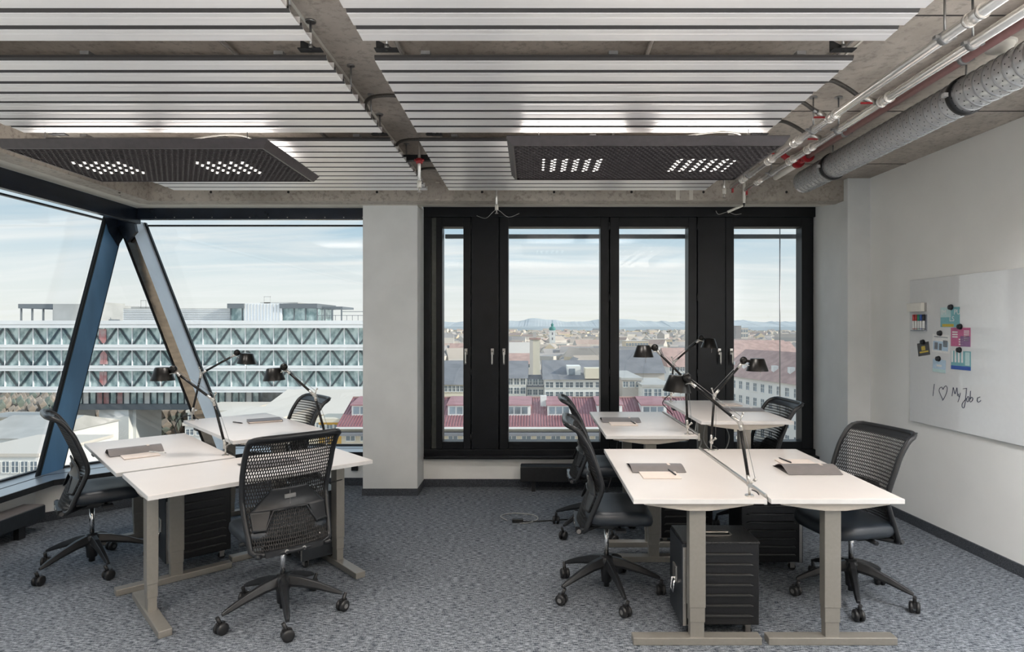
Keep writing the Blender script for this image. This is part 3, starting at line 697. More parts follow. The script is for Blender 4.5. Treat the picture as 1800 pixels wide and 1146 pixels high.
def sprinkler(px, y, z0, z1, label, red=False):
    t = thing('sprinkler', label, 'sprinkler', ((px - 935) * y / 1080, y, z1))
    MB().cyl((0, 0, 0.035), (0, 0, z0 - z1), 0.011, 12).build('drop_pipe', 'pipe', t)
    MB().cyl((0, 0, 0.03), (0, 0, 0.075), 0.016, 12).build('collar', 'white_plastic', t)
    MB().cyl((0, 0, 0), (0, 0, 0.035), 0.006, 8).cyl((0, 0, -0.003), (0, 0, 0.001), 0.015, 12).build('deflector', 'satin', t)
    if red:
        MB().cyl((0, 0, 0.20), (0, 0, 0.235), 0.024, 12).cyl((-0.035, 0, 0.225), (0.035, 0, 0.225), 0.009, 8).build('red_coupling', 'red', t)
    return t
sprinkler(737, 4.36, CEIL, 2.54, 'sprinkler drop with red coupling hanging between the two panel rows', True)
tag(MB().box(-0.92, -0.69, 4.40, 4.44, 2.775, 2.815).build('cable_tray', 'blackmetal'), 'short dark steel bar crossing the gap between the panel rows', 'bracket')
sprinkler(210, 5.2, CEIL, 2.69, 'small sprinkler near the corner glazing below the left lamp')
t = sprinkler(873, 5.50, 2.88, 2.60, 'sprinkler hanging over the second glazed sash')
MB().tube(catmull([(-0.19, 0.12, 0.0), (-0.1, 0.08, -0.03), (0, 0, 0.03), (0.1, 0.08, -0.02), (0.2, 0.12, 0.02)], 6), 0.0025, 6).build('sensor_cable', 'cablegrey', t)
sprinkler(1273, 5.3, CEIL, 2.70, 'sprinkler beside the ends of the steel pipes')
t = thing('sensor_arm', 'white pipe elbow with slanting arm over the fourth sash', 'sensor', at(1308, 357, 5.45))
MB().cyl((0, 0, 0), (0.0, 0, 0.19), 0.012, 12).build('drop_pipe', 'white_plastic', t)
MB().cyl((0, 0, 0.0), (-0.008, 0, -0.03), 0.010, 10).build('joint', 'blackmetal', t)
MB().cyl((-0.01, 0, -0.02), (-0.14, 0.02, -0.075), 0.011, 12).build('arm', 'white_plastic', t)
MB().tube(catmull([(-0.22, 0.1, -0.05), (-0.2, 0.08, -0.085), (-0.14, 0.02, -0.075), (-0.06, 0.06, -0.09), (0.01, 0.1, -0.075)], 6), 0.0025, 6).build('sensor_cable', 'cablegrey', t)
# loops of conduit in the gap between the panel rows
for (y, lab) in ((3.34, 'grey pipe loop over the gap between middle panels'), (4.12, 'grey pipe loop over the gap between far panels, beside the red coupling'), (4.85, 'grey pipe loop in the gap nearest the concrete beam')):
    o = MB().tube(catmull([(-0.93, y + .30, 2.80), (-0.93, y + .1, 2.815), (-0.88, y, 2.825), (-0.78, y - .04, 2.825), (-0.66, y - .03, 2.82), (-.55, y - .03, 2.82)], 6), 0.010, 10).build('pipe_loop', 'hose')
    tag(o, lab, 'pipe')
for (x, y0, y1, lab) in ((-1.42, -1, 5.4, 'slim steel conduit on the ceiling over the left panels'), (-0.62, -1, 5.4, 'slim steel conduit on the ceiling by the gap'), (0.55, -1, 5.4, 'slim steel conduit on the ceiling over the right panels'), (1.46, -1, 4.0, 'slim bright conduit at the right end of the panels')):
    tag(MB().cyl((x, y0, CEIL - 0.02), (x, y1, CEIL - 0.02), 0.013, 10).build('conduit', 'pipe'), lab, 'pipe')

# ================================================================== DESKS
DL_, DW_ = 1.235, 0.65
def make_desk(label, loc, rz, ztop, lamp_rail=False):
    """local x = short side, y = long side; base at floor centre"""
    t = thing('desk', label, 'desk', loc, rz, 'white sit-stand desks')
    hw, hl = DW_ / 2, DL_ / 2
    MB().box(-hw, hw, -hl, hl, ztop - 0.024, ztop).build('tabletop', 'top', t, 0.002)
    b = MB()
    for (a0, a1, c0, c1) in ((-hw - .0012, hw + .0012, -hl - .0015, -hl), (-hw - .0012, hw + .0012, hl, hl + .0015), (-hw - .0015, -hw, -hl, hl), (hw, hw + .0015, -hl, hl)):
        b.box(a0, a1, c0, c1, ztop - 0.0235, ztop - 0.0015)
    b.build('edge_band', 'edge', t)
    for s in (-1, 1):
        yo = s * (hl - 0.045); yi = s * (hl - 0.11); y0, y1 = min(yo, yi), max(yo, yi)
        zt = ztop - 0.024
        f = MB().box(-0.32, 0.32, y0, y1, 0.0, 0.038).build('foot', 'deskleg', t, 0.004)
        l = MB().box(-0.041, 0.041, y0 + .004, y1 - .004, 0.184, zt - 0.03).build('leg', 'deskleg', t, 0.003)
        MB().box(-0.038, 0.038, y0 + .007, y1 - .007, 0.111, 0.186).build('leg_middle_sleeve', 'deskleg', l, 0.002)
        MB().box(-0.035, 0.035, y0 + .010, y1 - .010, 0.036, 0.113).build('leg_lower_sleeve', 'deskleg', l, 0.002)
        prof = [(-0.27, zt), (0.27, zt), (0.27, zt - 0.012), (0.16, zt - 0.028), (0.05, zt - 0.042), (-0.05, zt - 0.042), (-0.16, zt - 0.028), (-0.27, zt - 0.012)]
        MB().prism(prof, y0 - (0.022 if s < 0 else 0), y1 + (0.022 if s > 0 else 0), 'y').build('support_arm', 'bracket', t, 0.003)
    MB().box(-0.05, 0.05, -hl + .1, hl - .1, ztop - 0.066, ztop - 0.028).build('cross_beam', 'deskleg', t)
    c = MB().box(-0.32, -0.29, hl - 0.35, hl - .27, ztop - 0.045, ztop - 0.024); c.build('height_switch', 'blackmetal', t)
    return t
D = {}
D['FL'] = make_desk('near white desk on the left of the right-hand group, with folder and blush notepad', (0.823, 3.62, 0), 0, 0.74)
D['FR'] = make_desk('near white desk closest to the whiteboard wall, folder arched open on it', (1.4955, 3.62, 0), 0, 0.74)
D['BL'] = make_desk('white desk standing behind the near left desk, before the black windows', (0.852, 4.975, 0), 0, 0.81)
D['BR'] = make_desk('raised far white desk nearest the fourth glazed sash', (1.52, 4.945, 0), 0, 0.917)
A = math.radians(43)
d1 = Vector((math.cos(A), math.sin(A), 0)); d2 = Vector((math.sin(A), -math.cos(A), 0))
# local x (short) along d1 means rz = A
D['L1'] = make_desk('white desk nearest the left glazing, with rolled taupe folder', (-2.592, 4.234, 0), A, 0.735)
D['L2'] = make_desk('white desk in front of the left group, behind the mesh-back chair', (-1.69, 3.731, 0), A - PI / 2, 0.735)
D['L3'] = make_desk('raised white desk behind, with a closed brown notebook', (-2.165, 4.75, 0), A, 0.825)
# aluminium tool rail in the gap between the near pair
tr = MB().box(-0.008, 0.008, -0.60, 0.60, 0.70, 0.752).build('gap_rail', 'satin', D['FL'], 0.002); tr.location = (0.3345, 0.02, 0)
tr = MB().box(-0.008, 0.008, -0.60, 0.60, 0.77, 0.822).build('gap_rail', 'satin', D['BL'], 0.002); tr.location = (0.338, 0, 0)

# ================================================================== CHAIRS
prof = [(-0.185, 0.405), (-0.180, 0.43), (-0.145, 0.522), (-0.106, 0.615), (-0.088, 0.685), (-0.112, 0.779), (-0.152, 0.885), (-0.180, 0.955), (-0.208, 1.002), (-0.262, 1.036)]
PR = catmull([(p[0], 0, p[1]) for p in prof], 8)
plen = [0]
for i in range(1, len(PR)): plen.append(plen[-1] + (PR[i] - PR[i - 1]).length)
def S(u, v, push=0.0):
    s = max(0, min(1, v)) * plen[-1]
    i = 0
    while i < len(plen) - 2 and plen[i + 1] < s: i += 1
    f = (s - plen[i]) / (plen[i + 1] - plen[i]); p = PR[i].lerp(PR[i + 1], f)
    hw = 0.205 + 0.028 * min(1, v * 1.6) - 0.006 * max(0, v - .7)
    x = p.x + 0.045 * u * u * (1 - 0.75 * max(0, (v - 0.75) / 0.25)) + push
    return Vector((x, u * hw, p.z))
def make_chair(label):
    t = thing('office_chair', label, 'chair', (0, 0, 0), 0, 'dark mesh-back swivel chairs')
    # seat cushion: rounded slab with waterfall front
    b = MB(); nu, nv = 22, 22; 
    def rr(a, b_):   # superellipse plan
        ca, sa = math.cos(a), math.sin(a)
        return (math.copysign(abs(ca) ** 0.42, ca), math.copysign(abs(sa) ** 0.42, sa))
    rings = [(0.02, 0.531), (0.5, 0.533), (0.80, 0.533), (0.92, 0.528), (0.985, 0.512), (1.0, 0.492), (0.975, 0.472), (0.90, 0.463), (0.02, 0.463)]
    nn = 48; o0 = len(b.v)
    for (r, z) in rings:
        for q in range(nn):
            cx, sy = rr(2 * PI * q / nn, 0)
            x = 0.060 + 0.197 * r * cx; y = 0.235 * r * sy
            dz = -0.022 * max(0, (x - 0.13) / 0.13) ** 2 + 0.012 * max(0, (-x - 0.05) / 0.15) ** 2 + 0.01 * (y / 0.235) ** 2 * (1 if z > 0.5 else 0)
            b.v.append((x, y, z + dz))
    for i in range(len(rings) - 1):
        for q in range(nn):
            q2 = (q + 1) % nn
            b.f.append((o0 + i * nn + q2, o0 + i * nn + q, o0 + (i + 1) * nn + q, o0 + (i + 1) * nn + q2)); b.m.append(0); b.sm.append(True)
    b.f.append(tuple(range(o0, o0 + nn))); b.m.append(0); b.sm.append(True)
    seat = b.build('seat', 'seat', t)
    # seat pan + mechanism
    b = MB(); b.prism([(-0.13, 0.455), (0.17, 0.46), (0.10, 0.425), (0.02, 0.405), (-0.09, 0.405)], -0.09, 0.09, 'y')
    b.box(-0.10, 0.15, -0.19, 0.19, 0.452, 0.466); mech = b.build('mechanism', 'chairplastic', t, 0.006)
    MB().cyl((0.06, -0.09, 0.44), (0.06, -0.20, 0.438), 0.009, 8).box(0.03, 0.09, -0.245, -0.19, 0.434, 0.446).build('lever', 'chairplastic', mech)
    MB().cyl((0.02, 0.09, 0.44), (0.02, 0.22, 0.438), 0.012, 10).build('knob', 'chairplastic', mech)
    # backrest frame: loop of flattened tube along the surface edge
    loop = []
    vs_ = [0.05 + 0.89 * i / 26 for i in range(27)]
    for v in vs_: loop.append(S(-1, v))
    for u in [-0.93, -0.8] + [(-0.6 + 0.2 * i) for i in range(7)] + [0.8, 0.93]: loop.append(S(u, 0.985 if abs(u) < .9 else 0.97))
    for v in reversed(vs_): loop.append(S(1, v))
    for u in [0.93, 0.8] + [(0.6 - 0.2 * i) for i in range(7)] + [-0.8, -0.93]: loop.append(S(u, 0.02 if abs(u) < .9 else 0.03))
    fr_ = MB().tube(loop, 0.0145, 10, closed=True, flat=1.0, up=(1, 0, 0)).build('back_frame', 'chairplastic', t)
    # broad lip at the head edge
    b = MB(); us = [-0.97 + 1.94 * i / 16 for i in range(17)]; vv = [0.90, 0.94, 0.975, 1.0]
    o0 = 0
    for dpt in (0.004, -0.004):
        for v in vv:
            for u in us: b.v.append(tuple(S(u * (1 if v < .97 else .96), v, dpt)))
    L = len(us); K = len(vv)
    for side in (0, 1):
        for i in range(K - 1):
            for j in range(L - 1):
                a = side * K * L + i * L + j
                q = (a, a + 1, a + L + 1, a + L)
                b.f.append(q if side == 0 else q[::-1]); b.m.append(0); b.sm.append(True)
    for j in range(L - 1):
        a = (K - 1) * L + j; c = K * L + (K - 1) * L + j
        b.f.append((a, a + 1, c + 1, c)); b.m.append(0); b.sm.append(False)
    b.build('head_edge', 'chairplastic', t)
    # net: honeycomb strands
    b = MB()
    cw = 1.0 / 19; chv = 1.0 / 32
    def strand(p, q, wd=0.0030, th=0.0018):
        d = (q - p); 
        if d.length < 1e-5: return
        d.normalize(); n = Vector((1, 0, 0)); sdir = d.cross(n).normalized() * wd; n = sdir.cross(d).normalized() * th
        b.add([p - sdir, p + n, p + sdir, p - n, q - sdir, q + n, q + sdir, q - n], [(0, 1, 5, 4), (1, 2, 6, 5), (2, 3, 7, 6), (3, 0, 4, 7)])
    for r in range(32):
        v0 = 0.03 + r * chv * 0.93; v1 = v0 + chv * 0.93
        vm = v0 + chv * 0.93 * 0.45
        for c in range(-20, 21):
            off = 0.5 if r % 2 else 0
            u = (c + off) * cw
            if abs(u) > 0.99: continue
            P0 = S(u, v0); P1 = S(u, vm)
            strand(P0, P1)
            for sg in (-1, 1):
                u2 = u + sg * cw * 0.5
                if abs(u2) <= 1.0: strand(P1, S(u2, v1))
    b.build('back_net', 'chairmesh', t, kind='stuff')
    # lumbar pad: fine plate with trapezoid outline, behind the net, and its slider
    def plate(poly, push, th, name, par):
        bb = MB(); n = 18; m_ = 10
        rows = []
        for i in range(m_ + 1):
            f = i / m_
            rows.append(f)
        v_lo = min(p[1] for p in poly); v_hi = max(p[1] for p in poly)
        def xr(v):
            xs = []
            for i in range(len(poly)):
                a, c = poly[i], poly[(i + 1) % len(poly)]
                if (a[1] - v) * (c[1] - v) <= 0 and abs(a[1] - c[1]) > 1e-6:
                    xs.append(a[0] + (c[0] - a[0]) * (v - a[1]) / (c[1] - a[1]))
            return (min(xs), max(xs))
        for dp in (push, push - th):
            for f in rows:
                v = v_lo + (v_hi - v_lo) * (0.001 + 0.998 * f); lo, hi = xr(v)
                for j in range(n + 1): bb.v.append(tuple(S(lo + (hi - lo) * j / n, v, dp)))
        W = n + 1; H = m_ + 1
        for sd_ in (0, 1):
            for i in range(m_):
                for j in range(n):
                    a = sd_ * W * H + i * W + j; q = (a, a + 1, a + W + 1, a + W)
                    bb.f.append(q if sd_ == 0 else q[::-1]); bb.m.append(0); bb.sm.append(True)
        for j in range(n):
            for base in (0, m_ * W):
                bb.f.append((base + j, base + j + 1, W * H + base + j + 1, W * H + base + j)); bb.m.append(0); bb.sm.append(False)
        for i in range(m_):
            for j in (0, n):
                bb.f.append((i * W + j, (i + 1) * W + j, W * H + (i + 1) * W + j, W * H + i * W + j)); bb.m.append(0); bb.sm.append(False)
        return bb.build(name, 'chairplastic', par)
    lp = plate([(-0.93, 0.22), (-0.68, 0.22), (-0.36, 0.36), (0.36, 0.36), (0.68, 0.22), (0.93, 0.22), (0.93, 0.34), (0.42, 0.50), (-0.42, 0.50), (-0.93, 0.34)][0:0] or
               [(-0.90, 0.335), (0.90, 0.335), (0.40, 0.50), (-0.40, 0.50)], -0.012, 0.006, 'lumbar_pad', t)
    for sg in (-1, 1):
        plate([(sg * 0.90, 0.20), (sg * 0.62, 0.20), (sg * 0.45, 0.34), (sg * 0.90, 0.34)], -0.012, 0.006, 'lumbar_wing', lp)
    rim = [S(u, v, -0.018) for (u, v) in ((-0.92, 0.20), (-0.62, 0.20), (-0.40, 0.335), (0.40, 0.335), (0.62, 0.20), (0.92, 0.20))]
    MB().tube(rim, 0.006, 6).build('lumbar_rim', 'chairplastic', lp)
    sl = MB(); c = S(0, 0.43, -0.02); sl.box(c.x - .008, c.x + .004, -0.030, 0.030, c.z - 0.011, c.z + 0.011)
    sl.box(c.x - .004, c.x + .006, -0.002, 0.002, c.z - 0.05, c.z + 0.05); sl.build('lumbar_slider', 'castor_hub', lp, 0.003)
    # back carrier: two arms from the lower frame to the mechanism, and the cross plate
    b = MB()
    for sg in (-1, 1):
        b.tube(catmull([(-0.172, sg * 0.195, 0.425), (-0.165, sg * 0.17, 0.415), (-0.10, sg * 0.13, 0.425), (-0.04, sg * 0.08, 0.432)], 5), 0.013, 8)
    b.box(-0.19, -0.165, -0.15, 0.15, 0.408, 0.438); b.build('back_carrier', 'chairplastic', t)
    for yy in (-0.045, 0.045):
        MB().cyl((-0.188, yy, 0.422), (-0.194, yy, 0.422), 0.010, 14).build('steel_button', 'satin', t)
    # column
    b = MB().cyl((0, 0, 0.20), (0, 0, 0.415), 0.0145, 14); b.build('gas_column', 'chrome', t)
    b = MB(); b.lathe([(0.001, 0.225), (0.030, 0.225), (0.043, 0.205), (0.045, 0.165), (0.034, 0.13), (0.030, 0.07), (0.018, 0.066), (0.018, 0.04), (0.001, 0.04)], n=20)
    base = b.build('star_base', 'chairplastic', t)
    lm = cm = wm = None
    for q in range(5):
        a = 2 * PI * q / 5
        if lm is None:
            pts = [Vector((0.025, 0, 0.188)), Vector((0.10, 0, 0.176)), Vector((0.20, 0, 0.145)), Vector((0.285, 0, 0.112)), Vector((0.315, 0, 0.100))]
            ws = [0.026, 0.024, 0.019, 0.015, 0.011]; hs = [0.030, 0.026, 0.020, 0.013, 0.008]
            bb = MB()
            for p_, w_, h_ in zip(pts, ws, hs):
                bb.v += [(p_.x, -w_ * .55, p_.z + h_), (p_.x, w_ * .55, p_.z + h_), (p_.x, w_, p_.z - h_ * .4), (p_.x, w_ * .8, p_.z - h_), (p_.x, -w_ * .8, p_.z - h_), (p_.x, -w_, p_.z - h_ * .4)]
            for i in range(4):
                for k_ in range(6):
                    k2 = (k_ + 1) % 6; bb.f.append((i * 6 + k_, i * 6 + k2, (i + 1) * 6 + k2, (i + 1) * 6 + k_)); bb.m.append(0); bb.sm.append(False)
            bb.f.append((24, 25, 26, 27, 28, 29)); bb.m.append(0); bb.sm.append(False)
            lo = bb.build('base_leg', 'chairplastic', base, 0.003); lm = lo.data
            cc = MB()
            for sg in (-1, 1):
                cc.lathe([(0.001, sg * 0.028), (0.016, sg * 0.028), (0.026, sg * 0.026), (0.031, sg * 0.021), (0.031, sg * 0.007), (0.001, sg * 0.007)], n=22, T=Matrix.Translation((0, 0, 0.031)) @ Matrix.Rotation(PI / 2, 4, 'X'))
            cc.lathe([(0.001, sg * 0.0285), (0.013, sg * 0.0285)], n=14, mi=1, T=Matrix.Translation((0, 0, 0.031)) @ Matrix.Rotation(PI / 2, 4, 'X'))
            cc.cyl((0.0, 0, 0.045), (0.022, 0, 0.095), 0.010, 10)
            cc.box(-0.02, 0.026, -0.007, 0.007, 0.03, 0.062)
            co = cc.build('castor', ['castor', 'castor_hub'], base); cm = co.data
        else:
            lo = link('base_leg', lm, base, 0.003); co = link('castor', cm, base)
        lo.rotation_euler = (0, 0, a)
        co.location = (0.318 * math.cos(a), 0.318 * math.sin(a), 0); co.rotation_euler = (0, 0, a + (0.9, -0.6, 2.1, 0.3, -1.4)[q])
    return t
chairs = [
    ('swivel chair in front at left, seen from behind with its mesh back', -1.370, 3.38, 131, 8, -0.012),
    ('swivel chair at the far left beside the floor convector', -2.90, 4.05, 41, 33, 0.0),
    ('swivel chair behind the desk with the brown notebook, by the pillar', -1.93, 4.885, 223, 20, -0.02),
    ('swivel chair at the near left desk of the right-hand group, seat in full view', 0.444, 3.66, -2, 66, 0.0),
    ('swivel chair behind another one, at the desk before the black windows', 0.47, 4.79, 0, 6, 0.0),
    ('swivel chair nearest the whiteboard, pushed under the near right desk', 1.87, 3.60, 193, 33, -0.05),
    ('swivel chair at the raised far desk, before the fourth glazed sash', 1.745, 4.73, 184, 12, -0.02)]
proto = None
for (lab, x, y, rot, star, dz) in chairs:
    if proto is None: proto = c = make_chair(lab)
    else:
        c = copy_tree(proto); c['label'] = lab
    c.location = (x, y, 0); c.rotation_euler = (0, 0, math.radians(rot))
    for ch in c.children:
        if ch.name.startswith('star_base'): ch.rotation_euler = (0, 0, math.radians(star - rot))
        elif not ch.name.startswith('gas_column'): ch.location = (0, 0, dz)

# ================================================================== ROLLING PEDESTALS
def make_case(label):
    """local x: 0.39 deep, door on the x=0 end; y: 0.26 wide"""
    t = thing('rolling_case', label, 'pedestal', (0, 0, 0), 0, 'black ribbed rolling pedestals')
    Lx, Wy, z0, z1 = 0.39, 0.26, 0.062, 0.48
    MB().box(0.006, Lx, 0, Wy, z0, z1).build('body', 'case', t, 0.006)
    o = MB().box(-0.006, 0.020, -0.003, Wy + .003, z0 - .001, z1 - .004).build('door', 'case_blue', t, 0.003)
    for yy in (0, Wy):
        s_ = -1 if yy == 0 else 1
        tr_ = MB().box(0.0, 0.018, yy + s_ * .003 - .003, yy + s_ * .003 + .003, z0, z1 - .02).build('edge_strip', 'satin', t, 0.001, label='bright aluminium edge strip with rivets')
        for zr in (0.10, 0.175, 0.26, 0.33, 0.405, 0.455):
            MB().cyl((0.009, yy + s_ * .005, zr), (0.009, yy + s_ * .0085, zr), 0.0035, 8).build('rivet', 'satin', tr_)
        for q in range(7):
            zr = z0 + 0.05 + q * 0.052
            rb = MB(); yb = yy
            rb.prism([(0.04, zr - 0.006), (0.05, zr + 0.007), (Lx - 0.05, zr + 0.007), (Lx - 0.03, zr - 0.002), (Lx - 0.04, zr - 0.006)], yb - 0.010 if s_ < 0 else yb, yb if s_ < 0 else yb + 0.010, 'y')
            rb.build('rib', 'case_rib', t, 0.0035)
    b = MB().box(0.0, Lx + .003, -0.004, Wy + .004, z1 - 0.006, z1 + 0.008); lid = b.build('lid', 'case_top', t, 0.004)
    MB().prism([(0.12, 0.09), (0.27, 0.09), (0.285, 0.105), (0.285, 0.155), (0.27, 0.17), (0.12, 0.17), (0.105, 0.155), (0.105, 0.105)], z1 + .007, z1 + 0.0105, 'z').build('handle_dish', 'satin', lid)
    MB().prism([(0.125, 0.10), (0.265, 0.10), (0.275, 0.11), (0.275, 0.15), (0.265, 0.16), (0.125, 0.16), (0.115, 0.15), (0.115, 0.11)], z1 + .0105, z1 + 0.0112, 'z').build('handle_recess', 'hole', lid)
    MB().box(0.12, 0.27, 0.122, 0.138, z1 + 0.011, z1 + 0.018).build('grip_bar', 'satin', lid, 0.002)
    lt = MB().box(-0.014, -0.005, 0.09, 0.17, 0.245, 0.325).build('latch_plate', 'satin', o, 0.003)
    MB().tube([(-0.018, 0.105, 0.25), (-0.024, 0.105, 0.19), (-0.024, 0.155, 0.19), (-0.018, 0.155, 0.25)], 0.006, 8).build('latch_bow', 'chrome', o)
    for (cx, cy) in ((0.05, 0.04), (0.05, Wy - 0.04), (Lx - 0.05, 0.04), (Lx - 0.05, Wy - 0.04)):
        c = MB().cyl((cx, cy - 0.011, 0.022), (cx, cy + 0.011, 0.022), 0.022, 16)
        c.box(cx - 0.016, cx + 0.016, cy - 0.016, cy + 0.016, 0.046, z0, 1).box(cx - .014, cx + .014, cy - .016, cy - .012, 0.018, 0.05, 1).box(cx - .014, cx + .014, cy + .012, cy + .016, 0.018, 0.05, 1)
        c.build('castor', ['castor', 'satin'], t)
    return t
cases = [('black rolling case standing behind the near T-leg, latch facing the chair', (0.768, 3.128), 0),
         ('black rolling case under the desk nearest the whiteboard wall', (1.742, 4.225), PI),
         ('black rolling case at the back, half hidden by the near rolling case', (0.912, 4.42), 0),
         ('black rolling case under the left group, beside the glazing-side chair', (-2.345, 3.94), A),
         ('black rolling case under the front left desk beside the chair seen from behind', (-1.295, 4.155), A + PI / 2)]
pc = None
for lab, (x, y), r in cases:
    if pc is None: pc = c = make_case(lab)
    else: c = copy_tree(pc); c['label'] = lab
    c.location = (x, y, 0); c.rotation_euler = (0, 0, r)

# ================================================================== DESK LAMPS
def lamp(label, base, elbow, head, shade, tilt=(0, 0)):
    B = Vector(base); E = Vector(elbow) - B; H = Vector(head) - B; Sh = Vector(shade) - B
    t = thing('desk_lamp', label, 'lamp', base, 0, 'black balanced-arm desk lamps')
    piv = Vector((0, 0, 0.055))
    MB().cyl((0, 0, 0), (0, 0, 0.006), 0.022, 18).cyl((0, 0, 0.004), (0, 0, 0.05), 0.006, 10).build('base_post', 'satin', t)
    b = MB().cyl(piv + Vector((0, -0.015, 0)), piv + Vector((0, 0.015, 0)), 0.011, 12)
    side = (E - piv).normalized(); hx = Vector((1, 0, 0)) if E.x <= 0 else Vector((-1, 0, 0))
    b.cyl(piv, piv + Vector((0.028, 0, 0.024)), 0.005, 8).cyl(piv + Vector((0.024, 0, 0.02)), piv + Vector((0.034, 0, 0.030)), 0.009, 8)
    b.build('lower_joint', 'satin', t)
    d = (E - piv).normalized()
    MB().cyl(piv + d * .02, E - d * 0.025, 0.0085, 12).build('lower_arm', 'lamparm', t)
    MB().cyl(piv + d * .0, piv + d * .05, 0.0095, 12).cyl(E - d * .04, E, 0.0095, 12).build('lower_arm_sleeve', 'satin', t)
    MB().cyl(piv + Vector((0.03, 0, 0.026)), E + Vector((0.015, 0, 0.0)), 0.0014, 6).build('tension_wire', 'bolt', t)
    u = (H - E).normalized()
    b = MB().cyl(E + Vector((0, -0.014, 0)), E + Vector((0, 0.014, 0)), 0.011, 12)
    up = Vector((0.35 * (-1 if u.x > 0 else 1), 0, 1)).normalized()
    b.cyl(E, E + up * 0.05, 0.004, 8).cyl(E + up * .045, E + up * .055, 0.006, 8); b.build('elbow_joint', 'satin', t)
    MB().cyl(E + u * .02, H - u * .03, 0.0085, 12).build('upper_arm', 'lamparm', t)
    MB().cyl(E, E + u * .05, 0.0095, 12).cyl(H - u * .06, H - u * .015, 0.0095, 12).build('upper_arm_sleeve', 'satin', t)
    MB().cyl(E + up * .03, H + Vector((0, 0, 0.02)), 0.0014, 6).build('tension_wire', 'bolt', t)
    b = MB(); b.lathe([(0.001, -0.024), (0.014, -0.022), (0.023, -0.012), (0.026, 0), (0.023, 0.012), (0.014, 0.022), (0.001, 0.024)], c=(0, 0, 0), n=16, T=Matrix.Translation(H + Vector((0, 0, 0.008))) @ Matrix.Rotation(PI / 2, 4, 'X'))
    b.tube([H + Vector((0, 0, .01)), H.lerp(Sh, .5) + Vector((0, 0, .012)), Sh + Vector((0, 0, 0.01))], 0.009, 8)
    hj = b.build('head_joint', 'lampblack', t)
    lp = catmull([H - u * .03 + Vector((0, -0.012, 0)), H + Vector((0, -0.016, -0.02)), H.lerp(Sh, .5) + Vector((0, -0.014, -0.018)), H.lerp(Sh, .7) + Vector((0, -.01, 0.0))], 5)
    MB().tube(lp, 0.003, 6).build('head_bow', 'satin', hj)
    T = Matrix.Translation(Sh) @ Euler((tilt[0], tilt[1], 0)).to_matrix().to_4x4()
    b = MB(); b.lathe([(0.001, 0.043), (0.040, 0.043), (0.046, 0.040), (0.073, -0.040), (0.0735, -0.043)], n=32, T=T, mi=0)
    b.lathe([(0.0725, -0.043), (0.044, 0.037), (0.001, 0.040)], n=32, T=T, mi=1)
    sh = b.build('shade', ['lampblack', 'lampinner'], t)
    MB().lathe([(0.001, -0.030), (0.016, -0.026), (0.022, -0.010), (0.015, 0.010), (0.013, 0.03)], n=14, T=T).build('bulb', 'white_plastic', sh)
    MB().cyl(Sh + Vector((0.012, -0.03, -0.03)), Sh + Vector((0.010, -0.03, -0.085)), 0.0015, 6).build('pull_rod', 'chrome', sh)
    cp = catmull([(0.012, 0.0, 0.03), (0.035, 0.0, 0.02), (0.05, 0.005, 0.004)], 6)
    MB().tube(cp, 0.003, 6).build('cord', 'cableblack', t)
    return t
lamp('black desk lamp on the near left desk of the right-hand group, leaning left', (1.083, 3.06, 0.74), (1.045, 3.09, 1.10), (0.806, 3.2, 1.307), (0.767, 3.24, 1.283), (0, 0.08))
lamp('black desk lamp on the far end of the near right desk, reaching right', (1.222, 4.19, 0.74), (1.246, 4.2, 1.113), (1.447, 4.2, 1.345), (1.54, 4.2, 1.323), (0, 0))
lamp('black desk lamp on the desk before the black windows, reaching left', (1.116, 4.41, 0.81), (1.105, 4.41, 1.20), (0.882, 4.41, 1.425), (0.80, 4.41, 1.408), (0, 0))
lamp('black desk lamp on the raised far desk, head against the dark flap', (1.243, 5.50, 0.917), (1.268, 5.5, 1.264), (1.515, 5.5, 1.478), (1.589, 5.5, 1.437), (0, 0.05))
lamp('black desk lamp on the desk nearest the left glazing, reaching left', (-2.02, 4.05, 0.735), (-2.10, 4.05, 1.10), (-2.365, 4.05, 1.295), (-2.434, 4.05, 1.272), (0, 0))
lamp('black desk lamp on the desk with the brown notebook, reaching right', (-2.755, 4.98, 0.825), (-2.68, 4.98, 1.205), (-2.39, 4.98, 1.365), (-2.31, 4.98, 1.325), (0, 0.06))
lamp('black desk lamp above the chair seen from behind, head to the left', (-1.425, 4.27, 0.735), (-1.51, 4.27, 1.106), (-1.724, 4.27, 1.295), (-1.793, 4.27, 1.253), (0, -0.05))

# ================================================================== PAPERS
def folder(label, x, y, z, rz, w_=0.31, d_=0.235, arch=0.022, m='folder'):
    t = thing('folder', label, 'folder', (x, y, z), rz)
    b = MB(); n = 12
    bot = [(-w_ / 2 + w_ * 0, 0)]
    pts = []
    for i in range(n + 1):
        f = i / n; pts.append((-d_ / 2 + d_ * f, 0.004 + arch * math.sin(PI * min(1, f * 1.05)) ** 1.3 if 0 <= f <= .95 else 0.004))
    up_ = pts; dn = [(p[0], max(0.0022, p[1] - 0.0016)) for p in pts]
    b.prism(up_ + dn[::-1], -w_ / 2, w_ / 2, 'x', smooth=False); b.build('cover', m, t)
    MB().box(-w_ / 2 + .004, w_ / 2 - .004, -d_ / 2 + .003, d_ / 2 - .003, 0, 0.0022).build('back_board', m, t)
    MB().box(w_ * .22, w_ * .27, -d_ * .12, d_ * .10, arch + 0.003, arch + 0.0042).build('slot_mark', 'paper', t)
    return t
